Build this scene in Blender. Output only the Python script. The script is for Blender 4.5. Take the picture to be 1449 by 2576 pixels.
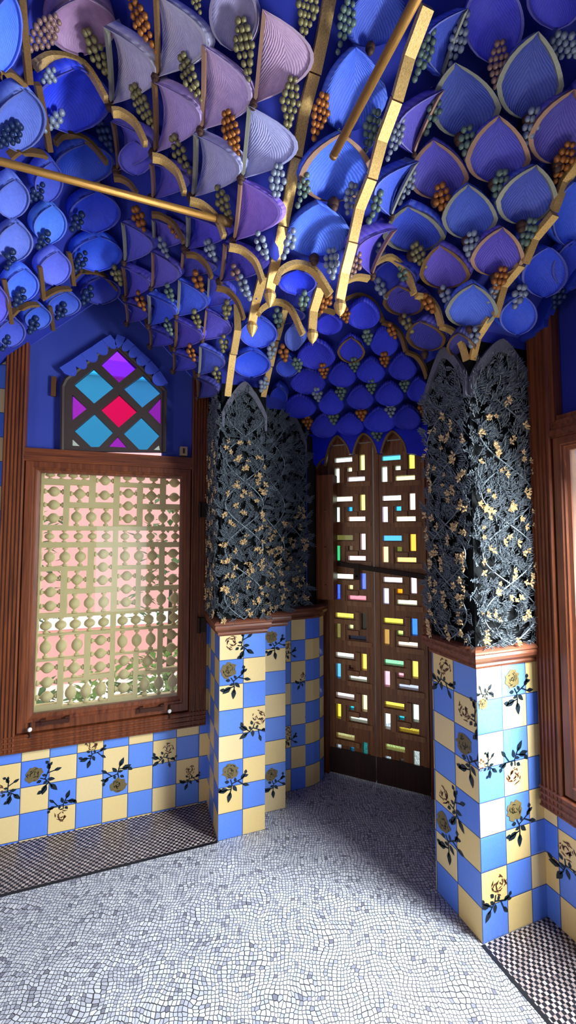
import bpy, bmesh, math, random
from mathutils import Vector, Matrix
from mathutils.geometry import tessellate_polygon
random.seed(7)
for o in list(bpy.data.objects): bpy.data.objects.remove(o)
SC = bpy.context.scene
COL = SC.collection
T = 0.14            # one wall tile in metres; all plan coordinates below are in tiles
H = 12.05           # eye height in tiles above the floor
R45 = math.sqrt(.5)
# ------------------------------------------------------------------ camera, world, light
FPX, YAW, PITCH = 1063.06, .351, .0564
CF = Vector((math.sin(YAW)*math.cos(PITCH), math.cos(YAW)*math.cos(PITCH), math.sin(PITCH)))
CR = Vector((math.cos(YAW), -math.sin(YAW), 0)); CU = CR.cross(CF)
cd = bpy.data.cameras.new('camera'); cam = bpy.data.objects.new('camera', cd); COL.objects.link(cam)
cam.matrix_world = Matrix(((CR.x, CU.x, -CF.x, 0), (CR.y, CU.y, -CF.y, 0), (CR.z, CU.z, -CF.z, H*T), (0, 0, 0, 1)))
cd.sensor_fit = 'VERTICAL'; cd.sensor_height = 24.0; cd.lens = 24.0*FPX/2576
cd.clip_start = .02; cd.clip_end = 200
SC.camera = cam
SC.view_settings.view_transform = 'Standard'; SC.view_settings.look = 'None'
SC.view_settings.exposure = -0.4; SC.view_settings.gamma = 1.0
SC.view_settings.use_curve_mapping = False
w = bpy.data.worlds.new('sky'); SC.world = w; w.use_nodes = True
wn = w.node_tree; wn.nodes['Background'].inputs[0].default_value = (.86, .93, 1, 1)
wn.nodes['Background'].inputs[1].default_value = 3.8
def area(name, loc, rot, sx, sy, power, col):
    l = bpy.data.lights.new(name, 'AREA'); l.shape = 'RECTANGLE'; l.size = sx; l.size_y = sy
    l.energy = power; l.color = col
    o = bpy.data.objects.new(name, l); COL.objects.link(o)
    o.location = loc; o.rotation_euler = rot
    return o
def W(x, y, z): return Vector((x*T, y*T, (z+H)*T))
PI = math.pi
# daylight entering through the big right-hand window; the warm side lamp is added fill
area('window_daylight', W(14.5, 4.2, -.6), (0, PI/2-.6, .1), 9.6*T, 2.6*T, 480, (.80, .90, 1))
area('side_fill', W(-15.9, 5.9, -2.6), (0, -PI/2, 0), 9.6*T, 6.4*T, 14, (1, .74, .42))
# ------------------------------------------------------------------ helpers
def lin(c):
    if isinstance(c, str):
        c = [int(c[i:i+2], 16)/255 for i in (0, 2, 4)]
        c = [v/12.92 if v <= .04045 else ((v+.055)/1.055)**2.4 for v in c]
    return (c[0], c[1], c[2], 1)
class NT:
    def __init__(s, name):
        s.m = bpy.data.materials.new(name); s.m.use_nodes = True; s.t = s.m.node_tree
        s.b = s.t.nodes['Principled BSDF']; s.o = s.t.nodes['Material Output']
    def n(s, typ, **kw):
        nd = s.t.nodes.new('ShaderNode'+typ)
        ins = kw.pop('ins', {})
        for k, v in kw.items(): setattr(nd, k, v)
        for k, v in ins.items(): s.set(nd, k, v)
        return nd
    def set(s, nd, k, v):
        if hasattr(v, 'bl_idname') and not hasattr(v, 'is_linked'): v = v.outputs[0]
        if hasattr(v, 'is_linked'): s.t.links.new(v, nd.inputs[k])
        else: nd.inputs[k].default_value = v
    def math(s, op, a, b=0.0, c=0.0):
        nd = s.n('Math', operation=op); s.set(nd, 0, a); s.set(nd, 1, b)
        if op in ('MULTIPLY_ADD', 'WRAP', 'SMOOTH_MIN', 'SMOOTH_MAX', 'COMPARE'): s.set(nd, 2, c)
        return nd.outputs[0]
    def mix(s, f, a, b, blend='MIX'):
        nd = s.n('Mix', data_type='RGBA', blend_type=blend)
        s.set(nd, 0, f); s.set(nd, 6, a); s.set(nd, 7, b); return nd.outputs[2]
    def ramp(s, f, pts):
        nd = s.n('ValToRGB'); s.set(nd, 0, f); e = nd.color_ramp.elements
        while len(e) < len(pts): e.new(.5)
        for q, (p, c) in zip(e, pts): q.position = p; q.color = lin(c) if not isinstance(c, float) else (c, c, c, 1)
        return nd.outputs[0]
    def bump(s, h, strength=.5, dist=.004):
        nd = s.n('Bump'); s.set(nd, 'Height', h); nd.inputs['Strength'].default_value = strength
        nd.inputs['Distance'].default_value = dist; s.t.links.new(nd.outputs[0], s.b.inputs['Normal'])
    def base(s, c): s.set(s.b, 'Base Color', c)
    def p(s, rough=.5, metal=0., spec=.5):
        s.b.inputs['Roughness'].default_value = rough; s.b.inputs['Metallic'].default_value = metal
        s.b.inputs['Specular IOR Level'].default_value = spec
def noise(k, scale, detail=3, rough=.5, vec=None, dim='3D'):
    nd = k.n('TexNoise', noise_dimensions=dim); nd.inputs['Scale'].default_value = scale
    nd.inputs['Detail'].default_value = detail; nd.inputs['Roughness'].default_value = rough
    if vec is not None: k.set(nd, 'Vector', vec)
    return nd.outputs[0]
def pos(k, scale=None):
    g = k.n('TexCoord').outputs['Object']
    if scale is None: return g
    m = k.n('Mapping'); k.set(m, 'Vector', g); m.inputs['Scale'].default_value = scale
    return m.outputs[0]
MATS = {}
def wood(name, dark, light, axis=2, rough=.42):
    if name in MATS: return MATS[name]
    k = NT(name); sc = [60, 60, 60]; sc[axis] = 3.5
    n1 = noise(k, 1.0, 5, .6, pos(k, sc)); n2 = noise(k, 5, 2)
    c = k.ramp(n1, [(.3, dark), (.72, light)])
    k.base(k.mix(k.math('MULTIPLY', n2, .5), c, lin(dark))); k.p(rough, 0, .4); k.bump(n1, .25, .002)
    MATS[name] = k.m; return k.m
def plain(name, c, rough=.6, metal=0., var=.25, nscale=14, bump=0., spec=.4):
    if name in MATS: return MATS[name]
    k = NT(name); n = noise(k, nscale, 4, .6); d = lin(c)
    dk = (d[0]*(1-var), d[1]*(1-var), d[2]*(1-var), 1); br = (min(1, d[0]*(1+var)), min(1, d[1]*(1+var)), min(1, d[2]*(1+var)), 1)
    k.base(k.mix(n, dk, br)); k.p(rough, metal, spec)
    if bump: k.bump(n, bump, .006)
    MATS[name] = k.m; return k.m
def glass(name, c, gloss=.06, rough=.05, texture=0., haze=0.):
    if name in MATS: return MATS[name]
    k = NT(name); t = k.n('BsdfTransparent'); g = k.n('BsdfGlossy'); g.inputs['Roughness'].default_value = rough
    col = tuple(v**.5 for v in lin(c))   # light crosses both faces of the pane
    if texture:
        n = noise(k, 70, 3, .6)
        k.set(t, 'Color', k.mix(k.math('MULTIPLY', n, texture), col, (col[0]*.35, col[1]*.35, col[2]*.45, 1)))
    else: t.inputs['Color'].default_value = col
    m = k.n('MixShader'); m.inputs[0].default_value = gloss
    k.t.links.new(t.outputs[0], m.inputs[1]); k.t.links.new(g.outputs[0], m.inputs[2]); out_ = m
    if haze:  # translucent mix that paints a veil of daylight glare on the pane
        tr = k.n('BsdfTranslucent'); tr.inputs['Color'].default_value = lin('F4F0D8'); out_ = k.n('MixShader'); out_.inputs[0].default_value = haze
        k.t.links.new(m.outputs[0], out_.inputs[1]); k.t.links.new(tr.outputs[0], out_.inputs[2])
    k.t.links.new(out_.outputs[0], k.o.inputs[0])
    MATS[name] = k.m; return k.m
class MB:
    """collects geometry in tile units (world), builds ONE mesh object"""
    def __init__(s): s.v = []; s.f = []; s.uv = {}
    def vert(s, p): s.v.append(Vector(p)); return len(s.v)-1
    def face(s, ids, uv=None):
        if uv: s.uv[len(s.f)] = uv
        s.f.append(tuple(ids))
    def poly(s, pts, uv=None): s.face([s.vert(p) for p in pts], uv)
    def hexa(s, c):
        i = [s.vert(p) for p in c]
        for q in ((0, 3, 2, 1), (4, 5, 6, 7), (0, 1, 5, 4), (1, 2, 6, 5), (2, 3, 7, 6), (3, 0, 4, 7)): s.face([i[a] for a in q])
    def box(s, a, b, P=None):
        P = P or (lambda x, y, z: (x, y, z))
        (x0, y0, z0), (x1, y1, z1) = a, b
        s.hexa([P(x0, y0, z0), P(x1, y0, z0), P(x1, y1, z0), P(x0, y1, z0), P(x0, y0, z1), P(x1, y0, z1), P(x1, y1, z1), P(x0, y1, z1)])
    def tube(s, pts, r, n=10, cap=True):
        pts = [Vector(p) for p in pts]; rs = r if isinstance(r, (list, tuple)) else [r]*len(pts); rings = []
        for i, p in enumerate(pts):
            d = (pts[min(i+1, len(pts)-1)]-pts[max(i-1, 0)]).normalized()
            u = d.cross(Vector((0, 0, 1)))
            if u.length < .1: u = d.cross(Vector((1, 0, 0)))
            u.normalize(); q = d.cross(u)
            rings.append([s.vert(p+(u*math.cos(2*PI*k/n)+q*math.sin(2*PI*k/n))*rs[i]) for k in range(n)])
        for a, b in zip(rings, rings[1:]):
            for k in range(n): s.face((a[k], a[(k+1) % n], b[(k+1) % n], b[k]))
        if cap: s.face(rings[0][::-1]); s.face(rings[-1])
    def lathe(s, c, ax, prof, n=12):
        """prof: (distance along ax, radius)"""
        c = Vector(c); ax = Vector(ax).normalized()
        s.tube_rings(c, ax, prof, n)
    def tube_rings(s, c, ax, prof, n):
        u = ax.cross(Vector((0, 0, 1)))
        if u.length < .1: u = ax.cross(Vector((1, 0, 0)))
        u.normalize(); q = ax.cross(u); rings = []
        for h, r in prof: rings.append([s.vert(c+ax*h+(u*math.cos(2*PI*k/n)+q*math.sin(2*PI*k/n))*r) for k in range(n)])
        for a, b in zip(rings, rings[1:]):
            for k in range(n): s.face((a[k], a[(k+1) % n], b[(k+1) % n], b[k]))
        s.face(rings[0][::-1]); s.face(rings[-1])
    def ball(s, c, r, n=7, m=5, sq=None):
        c = Vector(c); rows = []
        for j in range(1, m):
            a = PI*j/m
            rows.append([s.vert(c+Vector((math.sin(a)*math.cos(2*PI*k/n), math.sin(a)*math.sin(2*PI*k/n), math.cos(a)))*r) for k in range(n)])
        t = s.vert(c+Vector((0, 0, r))); b = s.vert(c-Vector((0, 0, r)))
        for k in range(n):
            s.face((t, rows[0][k], rows[0][(k+1) % n])); s.face((b, rows[-1][(k+1) % n], rows[-1][k]))
        for a_, b_ in zip(rows, rows[1:]):
            for k in range(n): s.face((a_[k], b_[k], b_[(k+1) % n], a_[(k+1) % n]))
    def plate(s, outer, holes, P, d0, d1):
        """flat plate in a plane: outer/holes are (a,z) lists, P(a,d,z) places it, thickness d0..d1"""
        loops = [outer]+list(holes)
        flat = [p for l in loops for p in l]
        tris = tessellate_polygon([[Vector((p[0], p[1], 0)) for p in l] for l in loops])
        fr = [s.vert(P(a, d0, z)) for a, z in flat]; bk = [s.vert(P(a, d1, z)) for a, z in flat]
        for t in tris:
            s.face([fr[i] for i in t]); s.face([bk[i] for i in t][::-1])
        k = 0
        for l in loops:
            n = len(l)
            for i in range(n):
                a, b = k+i, k+(i+1) % n
                s.face((fr[a], fr[b], bk[b], bk[a]))
            k += n
    def sweep(s, path, prof, closed_prof=True):
        """path: plan (x,y) polyline; outward is to its right; prof: (offset outward, z)"""
        n = len(path); rings = []
        for i in range(n):
            p = Vector(path[i]); a = (p-Vector(path[i-1])).normalized() if i else None
            b = (Vector(path[i+1])-p).normalized() if i < n-1 else None
            a = a or b; b = b or a
            na = Vector((a.y, -a.x)); nb = Vector((b.y, -b.x)); m = na+nb
            m = m/max(.25, m.dot(na)) if m.length > 1e-4 else na
            rings.append([s.vert((p.x+m.x*o, p.y+m.y*o, z)) for o, z in prof])
        k = len(prof)
        for A, B in zip(rings, rings[1:]):
            for j in range(k if closed_prof else k-1): s.face((A[j], A[(j+1) % k], B[(j+1) % k], B[j]))
        if closed_prof: s.face(rings[0][::-1]); s.face(rings[-1])
    def build(s, name, mat, parent=None, base=None, smooth=False, recalc=True):
        b = base if base is not None else (parent['_base'] if parent is not None and '_base' in parent else (0, 0, -H))
        me = bpy.data.meshes.new(name)
        bv = Vector(b)
        me.from_pydata([tuple((p-bv)*T) for p in s.v], [], s.f)
        if s.uv:
            uvl = me.uv_layers.new(name='UVMap')
            for fi, uv in s.uv.items():
                pl = me.polygons[fi]
                for li, q in zip(pl.loop_indices, uv): uvl.data[li].uv = q
        me.materials.append(mat)
        if recalc:
            bm = bmesh.new(); bm.from_mesh(me); bmesh.ops.recalc_face_normals(bm, faces=bm.faces); bm.to_mesh(me); bm.free()
        if smooth:
            for pl in me.polygons: pl.use_smooth = True
        o = bpy.data.objects.new(name, me); COL.objects.link(o); o['_base'] = tuple(b)
        if parent is not None: o.parent = parent
        else: o.location = W(*b)
        return o
def tag(o, label, cat, group=None, kind=None):
    o['label'] = label; o['category'] = cat
    if group: o['group'] = group
    if kind: o['kind'] = kind
    return o
def thing(name, base, label, cat, group=None, kind=None):
    o = bpy.data.objects.new(name, None); COL.objects.link(o); o.location = W(*base); o['_base'] = tuple(base)
    o.empty_display_size = .05
    return tag(o, label, cat, group, kind)
def copy_obj(o, parent, loc_w, base, mat3=None):
    c = o.copy(); COL.objects.link(c); c.parent = parent
    M = (mat3 or Matrix.Identity(3)).to_4x4(); M.translation = (Vector(loc_w)-Vector(base))*T
    c.matrix_local = M
    return c
def ray(px, py): return CR*((px-724.5)/FPX)-CU*((py-1288)/FPX)+CF
def at(px, py, axis, val):
    d = ray(px, py); return d*(val/d['XYZ'.index(axis)])
def at_plane(px, py, p0, n):
    d = ray(px, py); return d*(Vector(p0).dot(n)/d.dot(n))
# ------------------------------------------------------------------ places
def PL(s, d, z): return (3.375-s, 19.93+d, z)          # left wall: s = distance from pier edge, d = depth into the wall
def PR(s, d, z): return (12.57+d, 10.4-s, z)           # right wall, the same bay mirrored about the room's diagonal
DC = (11.45, 18.58)
def PD(a, d, z): return (DC[0]+(a+d)*R45, DC[1]+(d-a)*R45, z)   # diagonal door plane: a to the right
ZT = -4.05
# ------------------------------------------------------------------ materials of the shell
def tile_mat():
    k = NT('glazed_checker_tile'); uv = k.n('UVMap'); sp = k.n('SeparateXYZ'); k.set(sp, 0, uv.outputs[0])
    u, v = sp.outputs[0], sp.outputs[1]
    fu, fv = k.math('FLOOR', u), k.math('FLOOR', v)
    par = k.math('MODULO', k.math('ADD', k.math('ADD', fu, fv), 200.0), 2.0)
    ru, rv = k.math('FRACT', u), k.math('FRACT', v)
    e = k.math('MINIMUM', k.math('MINIMUM', ru, k.math('SUBTRACT', 1.0, ru)), k.math('MINIMUM', rv, k.math('SUBTRACT', 1.0, rv)))
    cb = k.n('CombineXYZ'); k.set(cb, 0, fu); k.set(cb, 1, fv)
    wn_ = k.n('TexWhiteNoise', noise_dimensions='2D'); k.set(wn_, 'Vector', cb)
    n = noise(k, 9, 4, .6, uv.outputs[0])
    cream = k.mix(wn_.outputs[0], lin('ECC97C'), lin('E8CC92')); blue = k.mix(wn_.outputs[0], lin('3F74E8'), lin('5E8CE4'))
    c = k.mix(k.math('GREATER_THAN', par, .5), cream, blue)
    c = k.mix(k.math('MULTIPLY', n, .22), c, lin('9A9AA0'))
    g = k.math('LESS_THAN', e, .014)
    k.base(k.mix(g, c, lin('3A4A72')))
    k.set(k.b, 'Roughness', k.math('MULTIPLY_ADD', n, .2, .12)); k.b.inputs['Specular IOR Level'].default_value = .45
    mr = k.n('MapRange'); k.set(mr, 0, e); mr.inputs[1].default_value = 0; mr.inputs[2].default_value = .05
    k.bump(k.math('ADD', mr.outputs[0], k.math('MULTIPLY', n, .25)), .35, .003)
    return k.m
TILE = tile_mat()
def mosaic_mat():
    k = NT('white_marble_mosaic'); g = pos(k)
    nz = k.n('TexNoise'); nz.inputs['Scale'].default_value = 5; nz.inputs['Detail'].default_value = 2; k.set(nz, 'Vector', g)
    off = k.n('VectorMath', operation='SCALE'); k.set(off, 0, nz.outputs[1]); off.inputs['Scale'].default_value = .095
    ad = k.n('VectorMath', operation='ADD'); k.set(ad, 0, g); k.set(ad, 1, off.outputs[0])
    rt = k.n('Mapping'); k.set(rt, 'Vector', ad); rt.inputs['Rotation'].default_value = (0, 0, .35); rt.inputs['Scale'].default_value = (66, 66, 0.001)
    v = k.n('TexVoronoi', voronoi_dimensions='2D', feature='DISTANCE_TO_EDGE'); k.set(v, 'Vector', rt); v.inputs['Scale'].default_value = 1; v.inputs['Randomness'].default_value = .36
    v2 = k.n('TexVoronoi', voronoi_dimensions='2D', feature='F1'); k.set(v2, 'Vector', rt); v2.inputs['Scale'].default_value = 1; v2.inputs['Randomness'].default_value = .36
    sp = k.n('SeparateXYZ'); k.set(sp, 0, v2.outputs['Color'])
    big = noise(k, 3, 3, .6, g)
    c = k.ramp(sp.outputs[0], [(0, '6E6C78'), (.08, 'A4A4AE'), (.4, 'BEBEC6'), (.8, 'CCCCD0'), (1, 'DAD9D8')])
    c = k.mix(k.math('MULTIPLY', big, .3), c, lin('77767E'))
    mr = k.n('MapRange'); k.set(mr, 0, v.outputs['Distance']); mr.inputs[1].default_value = .04; mr.inputs[2].default_value = .12
    k.base(k.mix(mr.outputs[0], lin('2E2A2A'), c)); k.p(.38, 0, .35); k.bump(mr.outputs[0], .3, .002)
    return k.m
def checker_mat():
    k = NT('black_and_cream_mosaic'); g = pos(k)
    nz = k.n('TexNoise'); nz.inputs['Scale'].default_value = 9; k.set(nz, 'Vector', g)
    off = k.n('VectorMath', operation='SCALE'); k.set(off, 0, nz.outputs[1]); off.inputs['Scale'].default_value = .018
    ad = k.n('VectorMath', operation='ADD'); k.set(ad, 0, g); k.set(ad, 1, off.outputs[0])
    mp = k.n('Mapping'); k.set(mp, 'Vector', ad); mp.inputs['Scale'].default_value = (72, 72, 0)
    sp = k.n('SeparateXYZ'); k.set(sp, 0, mp.outputs[0]); u, v = sp.outputs[0], sp.outputs[1]
    fu, fv = k.math('FLOOR', u), k.math('FLOOR', v)
    par = k.math('MODULO', k.math('ADD', k.math('ADD', fu, fv), 4000.0), 2.0)
    cb = k.n('CombineXYZ'); k.set(cb, 0, fu); k.set(cb, 1, fv)
    wn_ = k.n('TexWhiteNoise', noise_dimensions='2D'); k.set(wn_, 'Vector', cb)
    lt = k.mix(wn_.outputs[0], lin('94817A'), lin('C2B0A6')); dk = k.mix(wn_.outputs[0], lin('0C0C10'), lin('26242A'))
    c = k.mix(k.math('GREATER_THAN', par, .5), lt, dk)
    ru, rv = k.math('FRACT', u), k.math('FRACT', v)
    e = k.math('MINIMUM', k.math('MINIMUM', ru, k.math('SUBTRACT', 1.0, ru)), k.math('MINIMUM', rv, k.math('SUBTRACT', 1.0, rv)))
    k.base(k.mix(k.math('LESS_THAN', e, .05), c, lin('504A50'))); k.p(.4, 0, .35)
    return k.m
def plaster_mat(name, a, b, c):
    k = NT(name); n1 = noise(k, 7, 6, .65); n2 = noise(k, 2.2, 3, .6)
    m = k.mix(n1, lin(a), lin(b)); k.base(k.mix(k.math('MULTIPLY', n2, .5), m, lin(c))); k.p(.75, 0, .2); k.bump(n1, .25, .006)
    return k.m
BLUEWALL = plaster_mat('mottled_blue_plaster', '26348E', '4C5AB0', '26348A')
VAULT = plaster_mat('vault_blue_plaster', '202C9A', '3E4AB4', '2A2A84')
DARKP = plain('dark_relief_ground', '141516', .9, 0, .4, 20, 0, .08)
GREYTRIM = plain('grey_plaster_trim', '66646F', .8, 0, .35, 20, .2)
WOODM = wood('mahogany_wood', '4A2210', '8A4824', 2)
WOODH = wood('mahogany_wood_horizontal', '4A2210', '8A4824', 0)
WOODD = wood('door_wood', '66381A', 'A86C38', 2)
WOODC = wood('cap_moulding_wood', '4A2416', '9A5C40', 0)
IRON = plain('dark_iron', '2A1E18', .55, .6, .3, 30)
BRASSY = plain('aged_brass', '8A5A34', .4, .7, .3, 40)
WHITEKNOB = plain('white_porcelain', 'E8E6E2', .2)
DAYGLASS = glass('clear_window_glass', 'F4F4EE', .03, .02, 0, .05)
# ------------------------------------------------------------------ floor
b = MB(); b.poly([(-15, -8.2, -H), (17, -8.2, -H), (17, 24, -H), (-15, 24, -H)])
tag(b.build('floor', mosaic_mat()), 'white marble mosaic floor of small irregular cubes', 'floor', kind='structure')
CHK = checker_mat(); BLACK = plain('black_mosaic_row', '121115', .45, 0, .5, 90)
def border(name, P, label):
    r = thing(name, P(3, -1.3, -H), label, 'floor border', kind='structure')
    b = MB(); b.box((.02, -2.62, -H), (17.5, .1, -H+.012), P); b.build('checkered_field', CHK, r)
    b = MB(); b.box((.02, -2.72, -H), (17.5, -2.60, -H+.014), P); b.build('edge_row', BLACK, r)
border('trim_1', PL, 'black and cream checkered mosaic strip on the floor under the latticed window')
border('trim_2', PR, 'black and cream checkered mosaic corner of floor at the foot of the right window')
# ------------------------------------------------------------------ walls
def tileface(mb, a, c, u0, z0=-H, z1=ZT, vz=ZT, out=.0):
    L = math.dist(a, c); dx, dy = (c[0]-a[0])/L, (c[1]-a[1])/L; ox, oy = dy*out, -dx*out
    p = [(a[0]+ox, a[1]+oy), (c[0]+ox, c[1]+oy)]
    mb.poly([(*p[0], z0), (*p[1], z0), (*p[1], z1), (*p[0], z1)], [(u0, vz-z0), (u0+L, vz-z0), (u0+L, vz-z1), (u0, vz-z1)])
SASH = (.95, 7.50, -7.75, 3.05)
TRANS = [(2.20, 3.62), (2.20, 6.66), (4.33, 8.6), (6.0, 6.66), (6.0, 3.62)]
wl = thing('wall_left', (0, 19.93, -H), 'wall with the latticed window, mottled blue above and checkered tiles below', 'wall', kind='structure')
b = MB(); b.plate([(-5, -H), (18.3, -H), (18.3, 14), (-5, 14)],
    [[(SASH[0], SASH[2]), (SASH[1], SASH[2]), (SASH[1], SASH[3]), (SASH[0], SASH[3])], TRANS], PL, .08, .7)
b.build('plaster_face', BLUEWALL, wl)
wr = thing('wall_right', (12.57, 5.9, -H), 'wall with the right window, blue darkened to look shaded above and checkered tiles below', 'wall', kind='structure')
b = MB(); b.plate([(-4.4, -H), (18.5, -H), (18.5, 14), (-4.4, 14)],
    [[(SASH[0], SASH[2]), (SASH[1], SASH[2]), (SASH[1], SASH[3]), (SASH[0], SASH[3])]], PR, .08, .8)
b.build('plaster_face', plaster_mat('shaded_blue_plaster', '141A78', '2A3490', '10145E'), wr)  # same blue as the left wall, with shade mixed into the colour
b = MB(); tileface(b, (-14, 19.93), (3.375, 19.93), -10, -H, -8.2, -7.99); tileface(b, (2.9, 19.93), (3.375, 19.93), 6.9, -8.2, -4.0, -7.99)
tileface(b, (-6, 19.93), (-4.6, 19.93), -2, -8.2, 8, -7.99)
dado_l = b.build('tile_dado', TILE, wl, recalc=False)
b = MB(); tileface(b, (12.57, 10.4), (12.57, -6), .55, -H, -8.6, -4.06); tileface(b, (12.57, 10.4), (12.57, 10.1), .55, -8.6, -4.05, -4.06)
dado_r = b.build('tile_dado', TILE, wr, recalc=False)
b = MB(); b.plate([(-15.2, -H), (14.5, -H), (14.5, 14), (-15.2, 14)], [[(-3.6, -8), (1.4, -8), (1.4, 1), (-3.6, 1)]], lambda x, d, z: (x, -8.2-d, z), 0, .8)  # unseen opening, added to let fill light in from behind
tag(b.build('wall_back', plain('back_wall_plaster', '3A3440', .8)), 'plaster wall behind the viewer with one opening added for fill light', 'wall', kind='structure')
b = MB(); b.plate([(-8.4, -H), (20.2, -H), (20.2, 14), (-8.4, 14)], [[(2.6, -7.6), (9.2, -7.6), (9.2, 2.6), (2.6, 2.6)]], lambda y, d, z: (-14.8-d, y, z), 0, .8)  # unseen opening, added for the warm fill lamp outside it
tag(b.build('wall_side', plain('back_wall_plaster', '3A3440', .8)), 'plaster wall on the far side of the room with one opening added for the fill lamp', 'wall', kind='structure')
# diagonal wall of the doorway
b = MB(); b.plate([(-5, -H), (5, -H), (5, 12), (-5, 12)], [[(-2.62, -H+.01), (2.62, -H+.01), (2.62, 4.9), (-2.62, 4.9)]], PD, .25, 1.2)
b.box((13.4, 14.2, -H), (14.3, 17.6, 6)); b.box((12.7, 14.9, -H), (13.5, 15.2, 6)); b.box((7.9, 20.66, -H), (9.45, 21.5, 6))
b.box((12.66, 13.5, 5.4), (14.6, 18, 6)); b.box((8, 20.05, 5.4), (14.6, 21.6, 6))
tag(b.build('wall_corner', plain('passage_wall_paint', '241510', .7), None, PD(0, 0, -H)), 'dark wall framing the pierced wooden doors in the corner', 'wall', kind='structure')
# ------------------------------------------------------------------ tiled piers
PATHL = [(3.375, 19.93), (3.375, 17.3), (5.32, 17.3), (5.32, 18.3), (6.58, 18.3), (6.58, 19.4), (8.0, 19.4), (8.45, 19.46), (8.85, 19.62), (9.22, 19.93)]
PATHR = [(12.75, 14.9), (11.95, 14.9), (11.95, 13.7), (10.94, 13.7), (10.94, 12.44), (9.94, 12.44), (9.94, 10.4), (12.57, 10.4)]
UL = [-2.63, 0, 0, 2.72, 0, 5.33, 7.1, 7.55, 7.98]
UR = [0, 6, 5, 4, 0, 1, 0]
def uright(i, L): return UR[i]
CAPP = [(-.02, -4.08), (.05, -4.06), (.09, -3.98), (.07, -3.92), (.13, -3.86), (.20, -3.80), (.22, -3.70), (.20, -3.62), (.24, -3.58), (.24, -3.52), (.16, -3.46), (.06, -3.42), (-.05, -3.40), (-.05, -4.08)]
piers = []
for nm, path, U, lab, rev in (('left', PATHL, UL, 'checkered tile pier of stepped plan between the latticed window and the doors', 0),
                         ('right', PATHR, UR, 'checkered tile pier in front of the right window, its corner towards the viewer', 1)):
    bx = path[1] if not rev else path[-2]
    r = thing('tiled_pier', (bx[0], bx[1], -H), lab, 'pier', 'tiled piers beside the doors'); r.pop('group'); piers.append(r)
    b = MB()
    for i, (p, q) in enumerate(zip(path, path[1:])):
        u = U[i]
        if rev and i == 5:   # columns counted back from the near corner
            L = math.dist(p, q); b.poly([(*p, -H), (*q, -H), (*q, ZT), (*p, ZT)], [(1+L, 8), (1, 8), (1, 0), (1+L, 0)])
        else: tileface(b, p, q, u)
    b.build('tile_cladding', TILE, r, recalc=False)
    b = MB(); b.sweep(path, CAPP); b.build('cap_moulding', WOODC, r)
# upper pier bodies (ground of the plant reliefs)
def upper(path, nm, lab):
    b = MB(); n = len(path)
    for p, q in zip(path, path[1:]): b.poly([(*p, ZT), (*q, ZT), (*q, 6.6), (*p, 6.6)])
    return b
# ------------------------------------------------------------------ windows
def fluted(mb, P, s0, s1, z0, z1, d0, d1, n, vert=True):
    """bar with n half-round flutes on its face"""
    prof = [(0, d1), (0, d0+.05), (.06, d0)]; wdt = 1-.12
    for i in range(n):
        a = .06+wdt*i/n; c = wdt/n
        prof += [(a+c*.12, d0), (a+c*.3, d0+.05), (a+c*.7, d0+.05), (a+c*.88, d0)]
    prof += [(.94, d0), (1, d0+.05), (1, d1)]
    if vert: A = [P(s0+(s1-s0)*t, d, z0) for t, d in prof]; B = [P(s0+(s1-s0)*t, d, z1) for t, d in prof]
    else: A = [P(s0, d, z0+(z1-z0)*t) for t, d in prof]; B = [P(s1, d, z0+(z1-z0)*t) for t, d in prof]
    ia = [mb.vert(p) for p in A]; ib = [mb.vert(p) for p in B]; n2 = len(ia)
    for i in range(n2-1): mb.face((ia[i], ia[i+1], ib[i+1], ib[i]))
    mb.face(ia[::-1]); mb.face(ib)
def ring(mb, P, o, i, d0, d1):
    """mitred moulded frame: o,i = (s0,s1,z0,z1) outer and inner"""
    steps = [(0, d1), (0, d0+.05), (.08, d0), (.55, d0), (.62, d0+.04), (.72, d0+.04), (.8, d0+.09), (1, d0+.13), (1, d1)]
    def loop(t, d):
        s0, s1, z0, z1 = [o[k]+(i[k]-o[k])*t for k in range(4)]
        return [mb.vert(P(*q)) for q in ((s0, d, z0), (s1, d, z0), (s1, d, z1), (s0, d, z1))]
    L = [loop(t, d) for t, d in steps]
    for A, B in zip(L, L[1:]+L[:1]):
        for k in range(4): mb.face((A[k], A[(k+1) % 4], B[(k+1) % 4], B[k]))
GL = (1.38, 7.02, -7.15, 2.62)
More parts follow.
